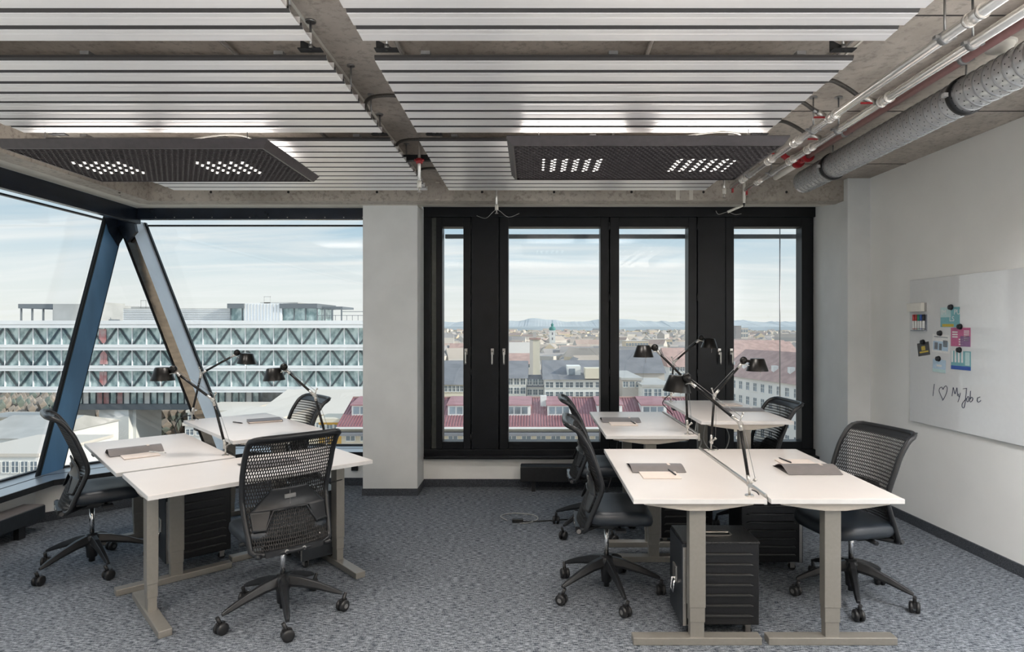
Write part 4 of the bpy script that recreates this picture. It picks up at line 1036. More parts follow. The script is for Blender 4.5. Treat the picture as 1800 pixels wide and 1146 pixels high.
def pad(label, x, y, z, rz, w_=0.21, d_=0.148):
    o = MB().box(-w_ / 2, w_ / 2, -d_ / 2, d_ / 2, 0, 0.006)
    t = thing('notepad', label, 'notepad', (x, y, z), rz)
    MB().box(-w_ / 2, w_ / 2, -d_ / 2, d_ / 2, 0.0015, 0.007).build('sheets', 'paper', t)
    MB().box(-w_ / 2, w_ / 2, -d_ / 2, d_ / 2, 0, 0.0015).build('backing', 'folder', t)
    return t
def pen(label, x, y, z, rz, L=0.14, m='pen'):
    t = thing('pen', label, 'pen', (x, y, z + 0.0045), rz)
    MB().cyl((-L / 2, 0, 0), (L / 2 - .012, 0, 0), 0.0045, 10).build('barrel', m, t)
    MB().cyl((L / 2 - .012, 0, 0), (L / 2, 0, 0), 0.004, 10, r2=0.001).build('tip', 'satin', t)
    MB().box(-L / 2 + .004, -L / 2 + .04, -0.0012, 0.0012, 0.004, 0.007).build('clip', 'satin', t)
    return t
zt = 0.7405
folder('taupe folder on the near left desk of the right-hand group', 0.735, 3.655, zt, 0.0)
pad('blush notepad lying against the folder on the near left desk', 0.722, 3.47, zt, 0.0)
pen('dark pen lying on the notepad of the near left desk', 0.80, 3.52, zt + .007, PI / 2 + 0.1)
folder('arched taupe folder on the desk nearest the whiteboard', 1.61, 3.60, zt, 0.0, arch=0.034)
pad('blush notepad behind the arched folder near the whiteboard', 1.635, 3.80, zt, 0.0)
pen('dark pen on the notepad behind the arched folder', 1.575, 3.83, zt + .007, PI / 2 + .15)
folder('taupe folder on the desk before the black windows', 0.725, 5.06, 0.8105, 0.0)
pad('blush notepad beside the folder on the desk before the black windows', 0.725, 4.87, 0.8105, 0.0)
pen('dark pen on the notepad on the desk before the black windows', 0.805, 4.90, 0.8175, PI / 2 + .1)
folder('taupe folder on the raised far desk', 1.68, 4.93, 0.9175, 0.0, arch=0.012, d_=0.2)
pad('blush notepad on the raised far desk, behind its folder', 1.66, 5.22, 0.9175, 0.0)
z1_ = 0.7355
folder('rolled taupe folder on the desk nearest the left glazing', -2.69, 4.16, z1_, A - 0.02, arch=0.034, d_=0.21)
pad('blush notepad in front of the rolled folder', -2.565, 4.025, z1_, A - 0.02, w_=0.2)
t = pen('white pen on the notepad in front of the rolled folder', -2.49, 4.09, z1_ + .007, A - 1.0, m='white')
t = thing('notebook', 'closed brown notebook on the raised desk of the left group', 'notebook', (-2.145, 4.93, 0.8255), A - .22)
MB().box(-0.125, 0.125, -0.085, 0.085, 0.012, 0.0145).box(-0.125, 0.125, -0.085, 0.085, 0, 0.0025).box(0.1225, 0.125, -.085, .085, 0, 0.0145).build('cover', 'notebook', t, 0.001)
MB().box(-0.12, 0.122, -0.082, 0.082, 0.0025, 0.012).build('pages', 'paper', t)
pen('short dark pen beside the brown notebook', -2.31, 4.83, 0.8255, A - 1.25, L=0.12)
folder('taupe folder mostly hidden behind the mesh-back chair', -1.62, 3.80, z1_, A, arch=0.012)

# ================================================================== WHITEBOARD
WT, WB = 1.954, 0.830
wdir = Vector((-0.055, 1, 0)).normalized(); wn = Vector((-1, -0.055, 0)).normalized()
def wallp(px, py, off=0.0):
    a = (px - 935) / 1080
    y = (3.106 + 0.055 * 3.878) / (a + 0.055)
    for _ in range(3):
        y = (3.106 + 0.055 * 3.878 - off) / (a + 0.055)
    return Vector((a * y, y, 1.58 - (py - 575) * y / 1080))
BOFF = 0.018
def wallbox(mb, y0, y1, z0, z1, o0, o1, mi=0):
    vs = []
    for off in (o0, o1):
        for (y, z) in ((y0, z0), (y1, z0), (y1, z1), (y0, z1)):
            vs.append((wx(y) - off, y, z))
    mb.add(vs, [(0, 1, 2, 3), (7, 6, 5, 4), (0, 4, 5, 1), (1, 5, 6, 2), (2, 6, 7, 3), (3, 7, 4, 0)], mi)
    return mb
wb = thing('whiteboard', 'large frameless glossy whiteboard on the right wall', 'whiteboard', (wx(4.0), 4.0, WB))
def wpart(mb, name, mats, parent, **kw):
    o = mb.build(name, mats, None, **kw); o.parent = parent; o.matrix_parent_inverse = Matrix.Translation(-Vector(parent.location))
    return o
wpart(wallbox(MB(), 2.75, 4.928, WB, WT, 0.004, 0.018), 'board_panel', 'board', wb, bevel=0.003)
wpart(wallbox(MB(), 2.9, 4.8, WB + .1, WT - .1, 0.0, 0.004), 'wall_mount', 'frame', wb)
def cp3(cx, cy, off): return wallp(1580 + cx / 3.373, 460 + cy / 3.373, off)
ink = [[(210, 725), (206, 760), (202, 797)],
       [(262, 818), (248, 790), (239, 765), (244, 748), (255, 744), (262, 757), (268, 745), (279, 736), (287, 748), (283, 776), (270, 806), (259, 822)],
       [(315, 797), (319, 770), (323, 745), (331, 780), (335, 778), (344, 747), (347, 775), (348, 797)],
       [(353, 783), (356, 800), (361, 797), (364, 778)], [(364, 778), (359, 805), (350, 832)],
       [(381, 753), (402, 750)], [(402, 750), (398, 790), (391, 848), (385, 866), (376, 862), (375, 845), (385, 828), (400, 812)],
       [(403, 812), (409, 799), (416, 806), (413, 826), (405, 830), (402, 818), (403, 812)], [(425, 766), (423, 800), (422, 830), (433, 826), (439, 812), (431, 803), (423, 815)],
       [(466, 806), (465, 824), (473, 833), (486, 822)], [(472, 802), (471, 808)], [(480, 800), (479, 806)]]
b = MB()
for st in ink:
    P = [cp3(x, y, BOFF + 0.0012) for x, y in st]
    b.tube(catmull(P, 5) if len(P) > 2 else P, 0.0022, 6)
wpart(b, 'handwriting', 'ink', wb, label='handwritten I heart My Job with a smile, dark ink')
def card(name, label, px0, px1, py0, py1, m, layers=(), rot=0.0, magnet=True):
    c = wallp((px0 + px1) / 2, (py0 + py1) / 2, BOFF)
    a = wallp(px0, (py0 + py1) / 2, BOFF); d = wallp(px1, (py0 + py1) / 2, BOFF)
    hw = (a - d).length / 2; hh = (py1 - py0) * c.y / 1080 / 2
    t = thing(name, label, 'postcard', c, 0, 'cards on the whiteboard')
    # local frame: x right on the board as seen from the room, y up, z out
    xr = -wdir; R = Matrix((xr, Vector((0, 0, 1)), wn)).transposed().to_4x4() @ Matrix.Rotation(rot, 4, 'Z')
    t.rotation_euler = R.to_euler()
    MB().box(-hw, hw, -hh, hh, 0.001, 0.0026).build('sheet', m, t)
    for (x0, x1, y0, y1, mm, nm) in layers:
        MB().box(-hw + 2 * hw * x0, -hw + 2 * hw * x1, -hh + 2 * hh * y0, -hh + 2 * hh * y1, 0.0026, 0.0031).build(nm, mm, t)
    return t, hw, hh, R
def text_on(t, s, x, y, size, m='white'):
    cu = bpy.data.curves.new('lettering', 'FONT'); cu.body = s; cu.size = size; cu.align_x = 'LEFT'; cu.align_y = 'BOTTOM_BASELINE' if False else 'BOTTOM'
    cu.extrude = 0.0002
    cu.materials.append(M[m]); tmp = bpy.data.objects.new('tmp', cu); COL.objects.link(tmp); bpy.context.view_layer.update()
    me = bpy.data.meshes.new_from_object(tmp.evaluated_get(bpy.context.evaluated_depsgraph_get())); bpy.data.objects.remove(tmp)
    o = link('lettering', me, t); o.location = (x, y, 0.0034)
def magnet(px, py, lab):
    c = wallp(px, py, BOFF + .003)
    t = thing('magnet', lab, 'magnet', c, 0, 'black magnets on the whiteboard')
    R = Matrix((-wdir, Vector((0, 0, 1)), wn)).transposed().to_4x4(); t.rotation_euler = R.to_euler()
    MB().cyl((0, 0, 0), (0, 0, 0.004), 0.021, 18).cyl((0, 0, .004), (0, 0, 0.018), 0.017, 18).build('knob', 'mblack', t)
    MB().lathe([(0.017, 0.018), (0.012, 0.021), (0.001, 0.021)], n=18).build('cap', 'mblack', t)
t, hw, hh, R = card('postcard', 'teal card with large white letters, topmost of the cards', 1653.5, 1687, 540, 575, 'teal', [(0, .55, .5, 1, 'teal_pale', 'light_patch'), (.1, .7, 0.02, .16, 'gold', 'glow_band')])
text_on(t, 'IM', -hw * .95, hh * .12, hh * .72); text_on(t, 'PU', hw * .42, hh * .12, hh * .72); text_on(t, 'LS', -hw * .05, -hh * .55, hh * .72)
stripes = []
for q in range(6):
    stripes.append((.08 if q > 2 else .42, .36 if q > 2 else .64, .08 + q * .13, .15 + q * .13, 'white', 'text_bar'))
    stripes.append((.68, .94, .30 + q * .10, .35 + q * .10, 'white', 'text_bar'))
card('postcard', 'magenta and purple card with white text bars', 1671.5, 1706, 576, 609, 'magenta', [(.5, 1, 0, .55, 'purple', 'purple_field')] + stripes)
card('postcard', 'white card with a grey sketch of people', 1639, 1669, 588, 620, 'white', [(.06, .94, .12, .62, 'skyblue', 'sketch_field'), (.14, .34, .16, .55, 'sketch', 'sketch_figure'), (.42, .58, .14, .5, 'sketch', 'sketch_figure'), (.64, .9, .34, .7, 'sketch', 'sketch_figure'), (.1, .9, .84, .88, 'sketch', 'text_bar')], rot=-0.05)
card('postcard', 'charcoal card with gold emblem, hung tilted', 1613.5, 1634, 602, 625, 'charcoal', [(.34, .66, .40, .72, 'gold', 'emblem'), (.15, .9, .22, .34, 'gold', 'text_bar')], rot=0.16)
card('postcard', 'teal card with white vertical stripes', 1672, 1706.5, 617, 650, 'teal', [(.02 + q * .17, .11 + q * .17, .38, 1, 'white', 'stripe') for q in range(4)] + [(0, 1, 0, .2, 'mblue', 'blue_field'), (.72, .95, .25, .95, 'teal_pale', 'pale_field')])
card('postcard', 'small pale blue card, lowest of the cards', 1640, 1662.5, 632, 654.5, 'skyblue', [(.3, .7, .45, .6, 'white', 'text_bar'), (0, 1, 0, .25, 'teal_pale', 'pale_field')], rot=-0.04)
for (cx, cy, lab) in ((311, 270, 'black magnet holding the teal lettered card'), (365, 385, 'black magnet holding the magenta card'), (246, 424, 'black magnet holding the sketch card'), (145, 477, 'black magnet holding the charcoal card'),
                      (361, 523, 'black magnet holding the striped teal card'), (237, 575, 'black magnet holding the small pale blue card')):
    magnet(1580 + cx / 3.373, 460 + cy / 3.373, lab)
# eraser and marker rack
pa = wallp(1603.5, 540, BOFF); pb = wallp(1629, 540, BOFF)
t = thing('board_eraser', 'white board eraser at the left edge of the whiteboard', 'eraser', pa)
wpart(wallbox(MB(), pb.y, pa.y, wallp(1616, 548).z, wallp(1616, 533).z, BOFF + .016, BOFF + 0.045), 'body', 'white_plastic', t, bevel=0.003)
wpart(wallbox(MB(), pb.y, pa.y, wallp(1616, 548).z, wallp(1616, 533).z, BOFF + .0, BOFF + 0.016), 'felt', 'cablegrey', t)
pa = wallp(1607, 567, BOFF); pb = wallp(1630, 567, BOFF)
t = thing('marker_rack', 'clear-backed marker rack under the board eraser', 'rack', pa)
zr0, zr1 = wallp(1618, 581).z, wallp(1618, 553).z
wpart(wallbox(MB(), pb.y, pa.y, zr0, zr1, BOFF, BOFF + 0.004), 'back_plate', 'navy', t)
wpart(wallbox(MB(), pb.y, pa.y, zr0 - .004, zr0 + .004, BOFF, BOFF + 0.03), 'shelf', 'navy', t)
for q, (cn, nm) in enumerate((('mred', 'red'), ('mred', 'second red'), ('mgreen', 'green'), ('mblue', 'blue'), ('mblack', 'black'))):
    y = pa.y + (pb.y - pa.y) * (0.12 + 0.19 * q); x = wx(y) - BOFF - 0.016
    t = thing('marker', '%s board marker standing in the marker rack' % nm, 'marker', (x, y, zr0 + .004), 0, 'board markers in the rack')
    h = zr1 - zr0 - .004
    MB().cyl((0, 0, 0), (0, 0, h * .62), 0.009, 12).build('barrel', 'white', t)
    MB().cyl((0, 0, h * .60), (0, 0, h), 0.0098, 12).build('cap', cn, t)
    MB().cyl((0, 0, h * .06), (0, 0, h * .10), 0.0093, 12).build('end_plug', cn, t)

# ================================================================== CABLES
def cable(label, pts, r=0.004, m='cableblack'):
    tag(MB().tube(catmull(pts, 8), r, 8).build('cable', m), label, 'cable')
cable('black cable drooping under the front left desk', [(-2.05, 3.50, .70), (-1.95, 3.60, .655), (-1.80, 3.72, .66), (-1.68, 3.82, .69), (-1.60, 3.76, .66), (-1.48, 3.78, .60), (-1.36, 3.85, .585), (-1.22, 3.95, .60)])
cable('thin black cable looped beneath the front left desk top', [(-2.16, 3.45, .69), (-2.02, 3.58, .675), (-1.9, 3.68, .70), (-1.78, 3.74, .66), (-1.62, 3.86, .68)])
cable('dark mains cable running along the carpet to the far chair', [(-0.10, 4.98, .006), (0.02, 4.98, .006), (0.22, 5.02, .006), (0.36, 5.06, .006), (0.50, 5.12, .02), (0.62, 5.2, .16), (0.70, 5.3, .34), (0.75, 5.35, 0.6)], 0.005)
cable('grey cable loop lying on the carpet beside the adapter', [(-0.20, 5.0, .006), (-0.26, 5.12, .006), (-0.16, 5.2, .006), (0.0, 5.16, .006), (0.05, 5.05, .006), (-0.02, 4.95, .006), (-0.10, 4.93, .006)], 0.004, 'cablegrey')
tag(MB().box(-0.16, -0.07, 4.955, 4.995, 0.0, 0.03).build('power_adapter', 'cableblack', bevel=0.006), 'black power adapter on the carpet left of the far chair', 'adapter')
cable('pale cable coil hanging below the raised far desk', [(1.30, 4.60, .86), (1.28, 4.58, .74), (1.34, 4.56, .66), (1.43, 4.57, .66), (1.47, 4.58, .76), (1.44, 4.6, .86)], 0.004, 'cablegrey')
cable('pale cable tangle hanging beside the far desk leg', [(1.22, 4.55, .88), (1.20, 4.5, .80), (1.24, 4.5, .74), (1.21, 4.52, .62), (1.25, 4.5, .50)], 0.004, 'cablegrey')
cable('black cord hanging at the back corner of the far desk', [(1.25, 5.52, .98), (1.20, 5.50, .95), (1.17, 5.5, .90), (1.20, 5.5, .86), (1.26, 5.5, .80)], 0.004)
cable('black cord hanging from the lamp beside the bronze strut', [(-2.76, 4.97, .87), (-2.84, 4.95, .84), (-2.86, 4.92, .76), (-2.80, 4.88, .70), (-2.76, 4.85, .62)], 0.004)
cable('grey power cable dropping from the near desk pair gap', [(1.16, 3.15, .70), (1.12, 3.25, .66), (1.05, 3.3, .67), (1.0, 3.3, .69)], 0.004, 'cablegrey')
cable('black cable bundle between the two left desks', [(-2.62, 4.75, .70), (-2.58, 4.70, .60), (-2.5, 4.62, .66), (-2.45, 4.56, .55), (-2.38, 4.52, .68), (-2.32, 4.45, .60)], 0.006)

# ================================================================== OUTDOORS
GZ = -26.0
b = MB(); b.add([(-9000, 20, GZ), (9000, 20, GZ), (9000, 9000, GZ), (-9000, 9000, GZ)], [(0, 1, 2, 3)])
struct(b.build('ground', 'x_ground'), 'brownish winter city ground far below')
def ridge(name, Y, x0, x1, n, prof_f, m, label, depth=900):
    b = MB(); 
    for i in range(n + 1):
        x = x0 + (x1 - x0) * i / n; h = prof_f(i, x)
        b.v += [(x, Y - depth, GZ), (x, Y, h), (x, Y + depth, GZ)]
    for i in range(n):
        for j in range(2):
            a = i * 3 + j; b.f.append((a, a + 3, a + 4, a + 1)); b.m.append(0); b.sm.append(False)
    struct(b.build(name, m), label)
rn = random.Random(3)
hs = [0.0] * 400
for oc in range(1, 7):
    stp = max(1, int(48 / 2 ** oc)); amp = 70 / 2 ** oc
    kn = [rn.uniform(-1, 1) for _ in range(400 // stp + 3)]
    for i in range(400):
        f = i / stp; j = int(f); fr_ = f - j
        hs[i] += amp * (kn[j] * (1 - fr_) + kn[j + 1] * fr_)
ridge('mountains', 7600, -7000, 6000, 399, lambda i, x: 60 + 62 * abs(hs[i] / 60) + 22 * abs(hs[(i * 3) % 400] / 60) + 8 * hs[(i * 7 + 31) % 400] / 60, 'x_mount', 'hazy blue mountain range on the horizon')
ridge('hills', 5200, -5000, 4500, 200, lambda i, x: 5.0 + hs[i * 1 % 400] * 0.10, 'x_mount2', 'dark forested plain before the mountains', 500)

# -- distant town and trees, beyond counting
b = MB(); rn = random.Random(11)
def house(b, x, y, w_, d_, h, rot, wm, rm, flat):
    c, s = math.cos(rot), math.sin(rot)
    def P(u, v, z): return (x + c * u - s * v, y + s * u + c * v, z)
    hw, hd = w_ / 2, d_ / 2; z1 = GZ + h; zr = z1 + (0.4 if flat else min(w_, d_) * 0.42)
    vs = [P(-hw, -hd, GZ), P(hw, -hd, GZ), P(hw, hd, GZ), P(-hw, hd, GZ), P(-hw, -hd, z1), P(hw, -hd, z1), P(hw, hd, z1), P(-hw, hd, z1)]
    b.add(vs, [(0, 1, 5, 4), (1, 2, 6, 5), (2, 3, 7, 6), (3, 0, 4, 7)], wm)
    if flat: b.add(vs[4:], [(0, 1, 2, 3)], rm)
    else:
        r = [P(-hw, 0, zr), P(hw, 0, zr)]
        b.add([vs[4], vs[5], vs[6], vs[7]] + r, [(0, 1, 5, 4), (2, 3, 4, 5)], rm); b.add([vs[4], vs[7], r[0], vs[5], vs[6], r[1]], [(0, 2, 1), (3, 4, 5)], wm)
for i in range(8500):
    y = 1 / rn.uniform(1 / 4200, 1 / 185)
    x = y * rn.uniform(-0.30, 0.56)
    if y < 330 and -0.04 * y < x < 0.05 * y: continue
    if y < 200 and x > 0.3 * y: continue
    sc_ = 1 + y / 2600
    big = rn.random() < 0.08
    flat = rn.random() < 0.4
    wm = rn.choice((0, 0, 1, 2)); rm = 4 if flat else rn.choice((3, 4, 4, 5, 5))
    house(b, x, y, rn.uniform(7, 15) * sc_ * (2 if big else 1), rn.uniform(6, 9) * sc_, rn.uniform(4, 9) + (4 if big else 0) + (rn.random() < .05) * 5, rn.choice((0, 0.3, 1.2, 1.57, -0.5)) + rn.uniform(-.15, .15), wm, rm, flat)
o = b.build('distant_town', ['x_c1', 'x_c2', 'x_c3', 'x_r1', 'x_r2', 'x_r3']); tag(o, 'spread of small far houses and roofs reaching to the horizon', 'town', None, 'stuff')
b = MB()
for i in range(12000):
    y = 1 / rn.uniform(1 / 3800, 1 / 150); x = y * rn.uniform(-0.95, 0.56)
    if y < 165 and x > -60 : continue
    if x < -0.3 * y and y < 150: continue
    r = rn.uniform(1.6, 3.4) * (1 + y / 1500); h = rn.uniform(5, 10)
    mi = 0 if rn.random() < .78 else 1
    blobs = [(Vector((x, y, GZ + h * .6)), r, h)] if y > 420 else [(Vector((x + rn.uniform(-.7, .7) * r, y + rn.uniform(-.7, .7) * r, GZ + h * rn.uniform(.35, .9))), r * rn.uniform(.28, .5), h * rn.uniform(.25, .42)) for _ in range(9)]
    for (c, r, h) in blobs:
        vs = [c + Vector((r, 0, 0)), c + Vector((0, r, 0)), c + Vector((-r, 0, 0)), c + Vector((0, -r, 0)), c + Vector((0, 0, h * .55)), c - Vector((0, 0, h * .6)),
              c + Vector((r * .6, -r * .6, h * .32)), c + Vector((-r * .6, -r * .6, h * .30))]
        b.add(vs, [(0, 1, 4), (1, 2, 4), (2, 7, 4), (7, 3, 6), (7, 6, 4), (6, 0, 4), (3, 0, 6), (2, 3, 7), (1, 0, 5), (2, 1, 5), (3, 2, 5), (0, 3, 5)], mi)
o = b.build('distant_trees', ['x_tree', 'x_tree2']); tag(o, 'bare brown winter trees among the far houses', 'trees', None, 'stuff')

# -- office block with truss facade (left windows)
OY = 105.0; kk = OY / 1080
def OX(px): return (px - 935) * kk
def OZ(py): return 1.58 - (py - 575) * kk
t = thing('office_building', 'long white office block with zigzag trusses behind glass', 'building', (OX(300), OY, GZ))
def opart(mb, name, m, parent=None, **kw):
    o = mb.build(name, m, None, **kw); o.parent = parent or t; o.matrix_parent_inverse = Matrix.Translation(-Vector(t.location)); return o
x0, x1 = -112, OX(706)
opart(MB().box(x0, x1 - .5, OY + 1.2, OY + 22, OZ(688), OZ(566)), 'core', 'x_win')
rows = [(576.5, 605.5), (615.5, 642.5), (651.5, 679.5)]
for (a, c) in ((563.5, 576.5), (605.5, 615.5), (642.5, 651.5), (679.5, 689)):
    opart(MB().box(x0, x1, OY - 0.8, OY + 22, OZ(c), OZ(a)), 'floor_band', 'x_white')
    opart(MB().box(x0, x1, OY - 0.86, OY - 0.78, (OZ(c) + OZ(a)) / 2 - .06, (OZ(c) + OZ(a)) / 2 + .0), 'band_joint', 'x_grey')
pw = 24.9 * kk; n = int((x1 - x0) / pw); pm = {}; dm = {}
for ri, (a, c) in enumerate(rows):
    zb, ztp = OZ(c), OZ(a)
    for i in range(n):
        xa = x0 + i * pw
        if ri not in pm:
            o = MB().box(0.08, pw - .08, 0, 0.1, zb, ztp).build('pane', 'x_pane'); pm[ri] = o.data
            o2 = MB().box(-0.07, 0.07, -0.2, 0.1, zb, ztp).build('mullion', 'x_white'); pm[(ri, 'm')] = o2.data
        else:
            o = link('pane', pm[ri]); o2 = link('mullion', pm[(ri, 'm')])
        for q in (o, o2):
            q.parent = t; q.matrix_parent_inverse = Matrix.Translation(-Vector(t.location)); q.location = (xa, OY + 0.3, 0)
        up_ = (i + ri) % 2 == 0
        key = (ri, up_)
        if key not in dm:
            za, zc = (zb + .05, ztp - .05) if up_ else (ztp - .05, zb + .05)
            o = MB().add([(0.1, -0.1, za - .0), (0.42, -0.1, za), (pw - .1, -.1, zc), (pw - .42, -.1, zc), (0.1, 0.05, za), (0.42, 0.05, za), (pw - .1, .05, zc), (pw - .42, .05, zc)],
                         [(0, 1, 2, 3), (4, 7, 6, 5), (0, 3, 7, 4), (1, 5, 6, 2), (0, 4, 5, 1), (3, 2, 6, 7)]).build('truss_diagonal', 'x_truss'); dm[key] = o.data
        else: o = link('truss_diagonal', dm[key])
        o.parent = t; o.matrix_parent_inverse = Matrix.Translation(-Vector(t.location)); o.location = (xa, OY + 0.15, 0)
for (px, w_, ri) in ((176, 5, 0), (178, 6, 1), (177, 6, 2)):
    a, c = rows[ri]; opart(MB().box(OX(px) - .3, OX(px) + .9, OY + 0.10, OY + 0.28, OZ(c) + .2, OZ(a) - .2), 'red_wall', 'x_redwall')
# lower recessed storey
lx0, lx1 = OX(95), OX(452)
opart(MB().box(lx0, lx1, OY + 2, OY + 16, OZ(722), OZ(689)), 'lower_core', 'x_win')
opart(MB().box(lx0 - .3, lx1 + .3, OY + 1.2, OY + 16, OZ(722), OZ(712)), 'slab_edge', 'x_band')
nl = int((lx1 - lx0) / 1.18); lmesh = None
for i in range(nl + 1):
    if lmesh is None: o = MB().box(-0.07, 0.07, 0, 0.4, OZ(712), OZ(689)).build('window_post', 'x_truss'); lmesh = o.data
    else: o = link('window_post', lmesh)
    o.parent = t; o.matrix_parent_inverse = Matrix.Translation(-Vector(t.location)); o.location = (lx0 + i * 1.18, OY + 1.7, 0)
    if i < nl:
        o = MB().box(lx0 + i * 1.18 + .07, lx0 + i * 1.18 + 1.11, OY + 1.9, OY + 2.0, OZ(712), OZ(689)).build('lower_pane', 'x_redwall' if i in (5, 6, 8) else ('x_pane' if i % 3 else 'x_render'))
        o.parent = t; o.matrix_parent_inverse = Matrix.Translation(-Vector(t.location))
for (pa_, pb_, yy) in ((82, 94, 2.0), (155, 222, 2.6), (190, 216, 1.5)):
    opart(MB().box(OX(pa_), OX(pb_), OY + yy, OY + 10, GZ, OZ(722 if pa_ > 100 else 689)), 'concrete_pier', 'x_render')
# roof structures
opart(MB().box(OX(190), OX(388), OY + 4, OY + 18, OZ(565), OZ(541)), 'roof_screen', 'x_grey')
for q in range(7): opart(MB().box(OX(190), OX(388), OY + 3.85, OY + 4.0, OZ(563 - q * 3.1), OZ(562 - q * 3.1)), 'screen_louvre', 'x_white')
opart(MB().box(OX(414), OX(483), OY + 3, OY + 18, OZ(565), OZ(532)), 'plant_room', 'x_white')
for q in range(12): opart(MB().box(OX(416 + q * 5.7), OX(416.5 + q * 5.7), OY + 2.9, OY + 3, OZ(563), OZ(533)), 'cladding_joint', 'x_grey')
for (pa_, pb_) in ((388, 414), (482, 546)):
    opart(MB().box(OX(pa_), OX(pb_), OY + 3.4, OY + 12, OZ(563), OZ(540)), 'penthouse_glass', 'x_pane')
    opart(MB().box(OX(pa_) - .2, OX(pb_) + .2, OY + 2.6, OY + 13, OZ(541), OZ(532.5)), 'penthouse_roof', 'x_band')
    for q in range(0, int((pb_ - pa_) / 20) + 1): opart(MB().box(OX(pa_ + q * 21), OX(pa_ + 1.5 + q * 21), OY + 3.2, OY + 3.5, OZ(563), OZ(540)), 'penthouse_post', 'x_band')
opart(MB().box(OX(546), OX(586), OY + 5, OY + 12, OZ(541), OZ(537)), 'canopy', 'x_band')
for px in (552, 566, 583): opart(MB().box(OX(px), OX(px + 2), OY + 5, OY + 5.3, OZ(563), OZ(541)), 'canopy_post', 'x_band')
opart(MB().box(OX(586), OX(640), OY + 5, OY + 5.1, OZ(547), OZ(546)), 'awning_bar', 'x_band')
for q in range(8): opart(MB().box(OX(556 + q * 10), OX(556.6 + q * 10), OY + 1, OY + 1.1, OZ(563), OZ(554)), 'railing_post', 'x_band')
opart(MB().box(OX(552), OX(640), OY + 1, OY + 1.1, OZ(554.6), OZ(553.8)), 'railing', 'x_band')
opart(MB().box(OX(6), OX(69), OY + 3, OY + 12, OZ(541), OZ(533)), 'penthouse_roof', 'x_band'); 
for px in (8, 28, 48, 67): opart(MB().box(OX(px), OX(px + 1.6), OY + 3.2, OY + 3.5, OZ(563), OZ(540)), 'penthouse_post', 'x_band')
opart(MB().box(OX(69), OX(140), OY + 3, OY + 16, OZ(565), OZ(533)), 'plant_room', 'x_grey')
opart(MB().box(OX(437), OX(449), OY + 6, OY + 9, OZ(532), OZ(529)).box(OX(437), OX(437.6), OY + 6, OY + 6.1, OZ(532), OZ(518)).box(OX(448.4), OX(449), OY + 6, OY + 6.1, OZ(532), OZ(518)).box(OX(437), OX(449), OY + 6, OY + 6.1, OZ(519), OZ(518)), 'roof_cage', 'x_grey')
opart(MB().box(OX(208), OX(218), OY + 6, OY + 6.1, OZ(526), OZ(525)).box(OX(208), OX(208.6), OY + 6, OY + 6.1, OZ(541), OZ(525)).box(OX(217.4), OX(218), OY + 6, OY + 6.1, OZ(541), OZ(525)).box(OX(190), OX(240), OY + 6, OY + 9, OZ(541), OZ(537)), 'roof_cage', 'x_grey')
opart(MB().box(OX(430), OX(500), OY + 6, OY + 12, OZ(533), OZ(529)), 'roof_plant', 'x_grey')
opart(MB().box(OX(113), OX(138), OY + 6, OY + 12, OZ(533), OZ(529)), 'roof_plant', 'x_grey')

# -- generic near house
win_cache = {}
def window_grid(root, face_o, ux, zs, n, pitch, w_, h, start, mat_='x_win', framed=True):
    for z in zs:
        for i in range(n):
            p = Vector(face_o) + Vector(ux) * (start + i * pitch); p.z = z
            nrm = Vector((ux[1], -ux[0], 0))
            key = (round(w_, 2), round(h, 2), mat_, round(ux[0], 2), round(ux[1], 2))
            if key not in win_cache:
                mb = MB(); U = Vector(ux)
                def q(a, c, d): return U * a + nrm * d + Vector((0, 0, c))
                def bx(a0, a1, c0, c1, d0, d1, mi):
                    vs = [q(a, c, d) for d in (d0, d1) for c in (c0, c1) for a in (a0, a1)]
                    mb.add(vs, [(0, 2, 3, 1), (4, 5, 7, 6), (0, 1, 5, 4), (2, 6, 7, 3), (0, 4, 6, 2), (1, 3, 7, 5)], mi)
                bx(0, w_, 0, h, -0.05, 0.05, 0)
                if framed:
                    bx(w_ * .46, w_ * .54, 0, h, 0, 0.09, 1); bx(-0.07, 0, -.05, h + .05, 0, 0.1, 1); bx(w_, w_ + .07, -.05, h + .05, 0, .1, 1); bx(0, w_, -.1, 0, 0, 0.14, 1)
                    bx(0, w_, h * .55, h * .59, 0, 0.08, 1)
                o = mb.build('window', [mat_, 'x_render']); win_cache[key] = o.data
            else: o = link('window', win_cache[key])
            o.parent = root; o.matrix_parent_inverse = Matrix.Translation(-Vector(root.location)) @ Matrix.Identity(4)
            o.location = p
def hpart(root, mb, name, m, **kw):
    o = mb.build(name, m, None, **kw); o.parent = root; o.matrix_parent_inverse = Matrix.Translation(-Vector(root.location)); return o
# red standing seam roof building
EY, RY = 55.5, 60.5; ez, rz_ = -7.35, -5.35
bx0, bx1 = -17.6, 19.0
t = thing('red_roof_building', 'cream building with long red seam roof and white dormers', 'building', (0, EY, GZ))
hpart(t, MB().box(bx0 + .3, bx1 - .3, EY + .3, 65.5, GZ, ez - .02), 'wall', 'x_cream')
b = MB(); b.prism([(EY - .1, ez - .12), (EY - .1, ez), (RY, rz_), (65.6, ez), (65.6, ez - .12)], bx0, bx1, 'x'); hpart(t, b, 'roof', 'x_red')
b = MB(); L = (Vector((EY, ez)) - Vector((RY, rz_))).length
xx = bx0
while xx < bx1:
    b.add([(xx, EY - .1, ez + .0), (xx + .05, EY - .1, ez), (xx + .05, RY, rz_), (xx, RY, rz_), (xx, EY - .1, ez + .06), (xx + .05, EY - .1, ez + .06), (xx + .05, RY, rz_ + .06), (xx, RY, rz_ + .06)],
          [(4, 5, 6, 7), (0, 1, 5, 4), (0, 4, 7, 3), (1, 2, 6, 5)]); xx += 0.26
hpart(t, b, 'roof_seam', 'x_seam', kind='stuff')
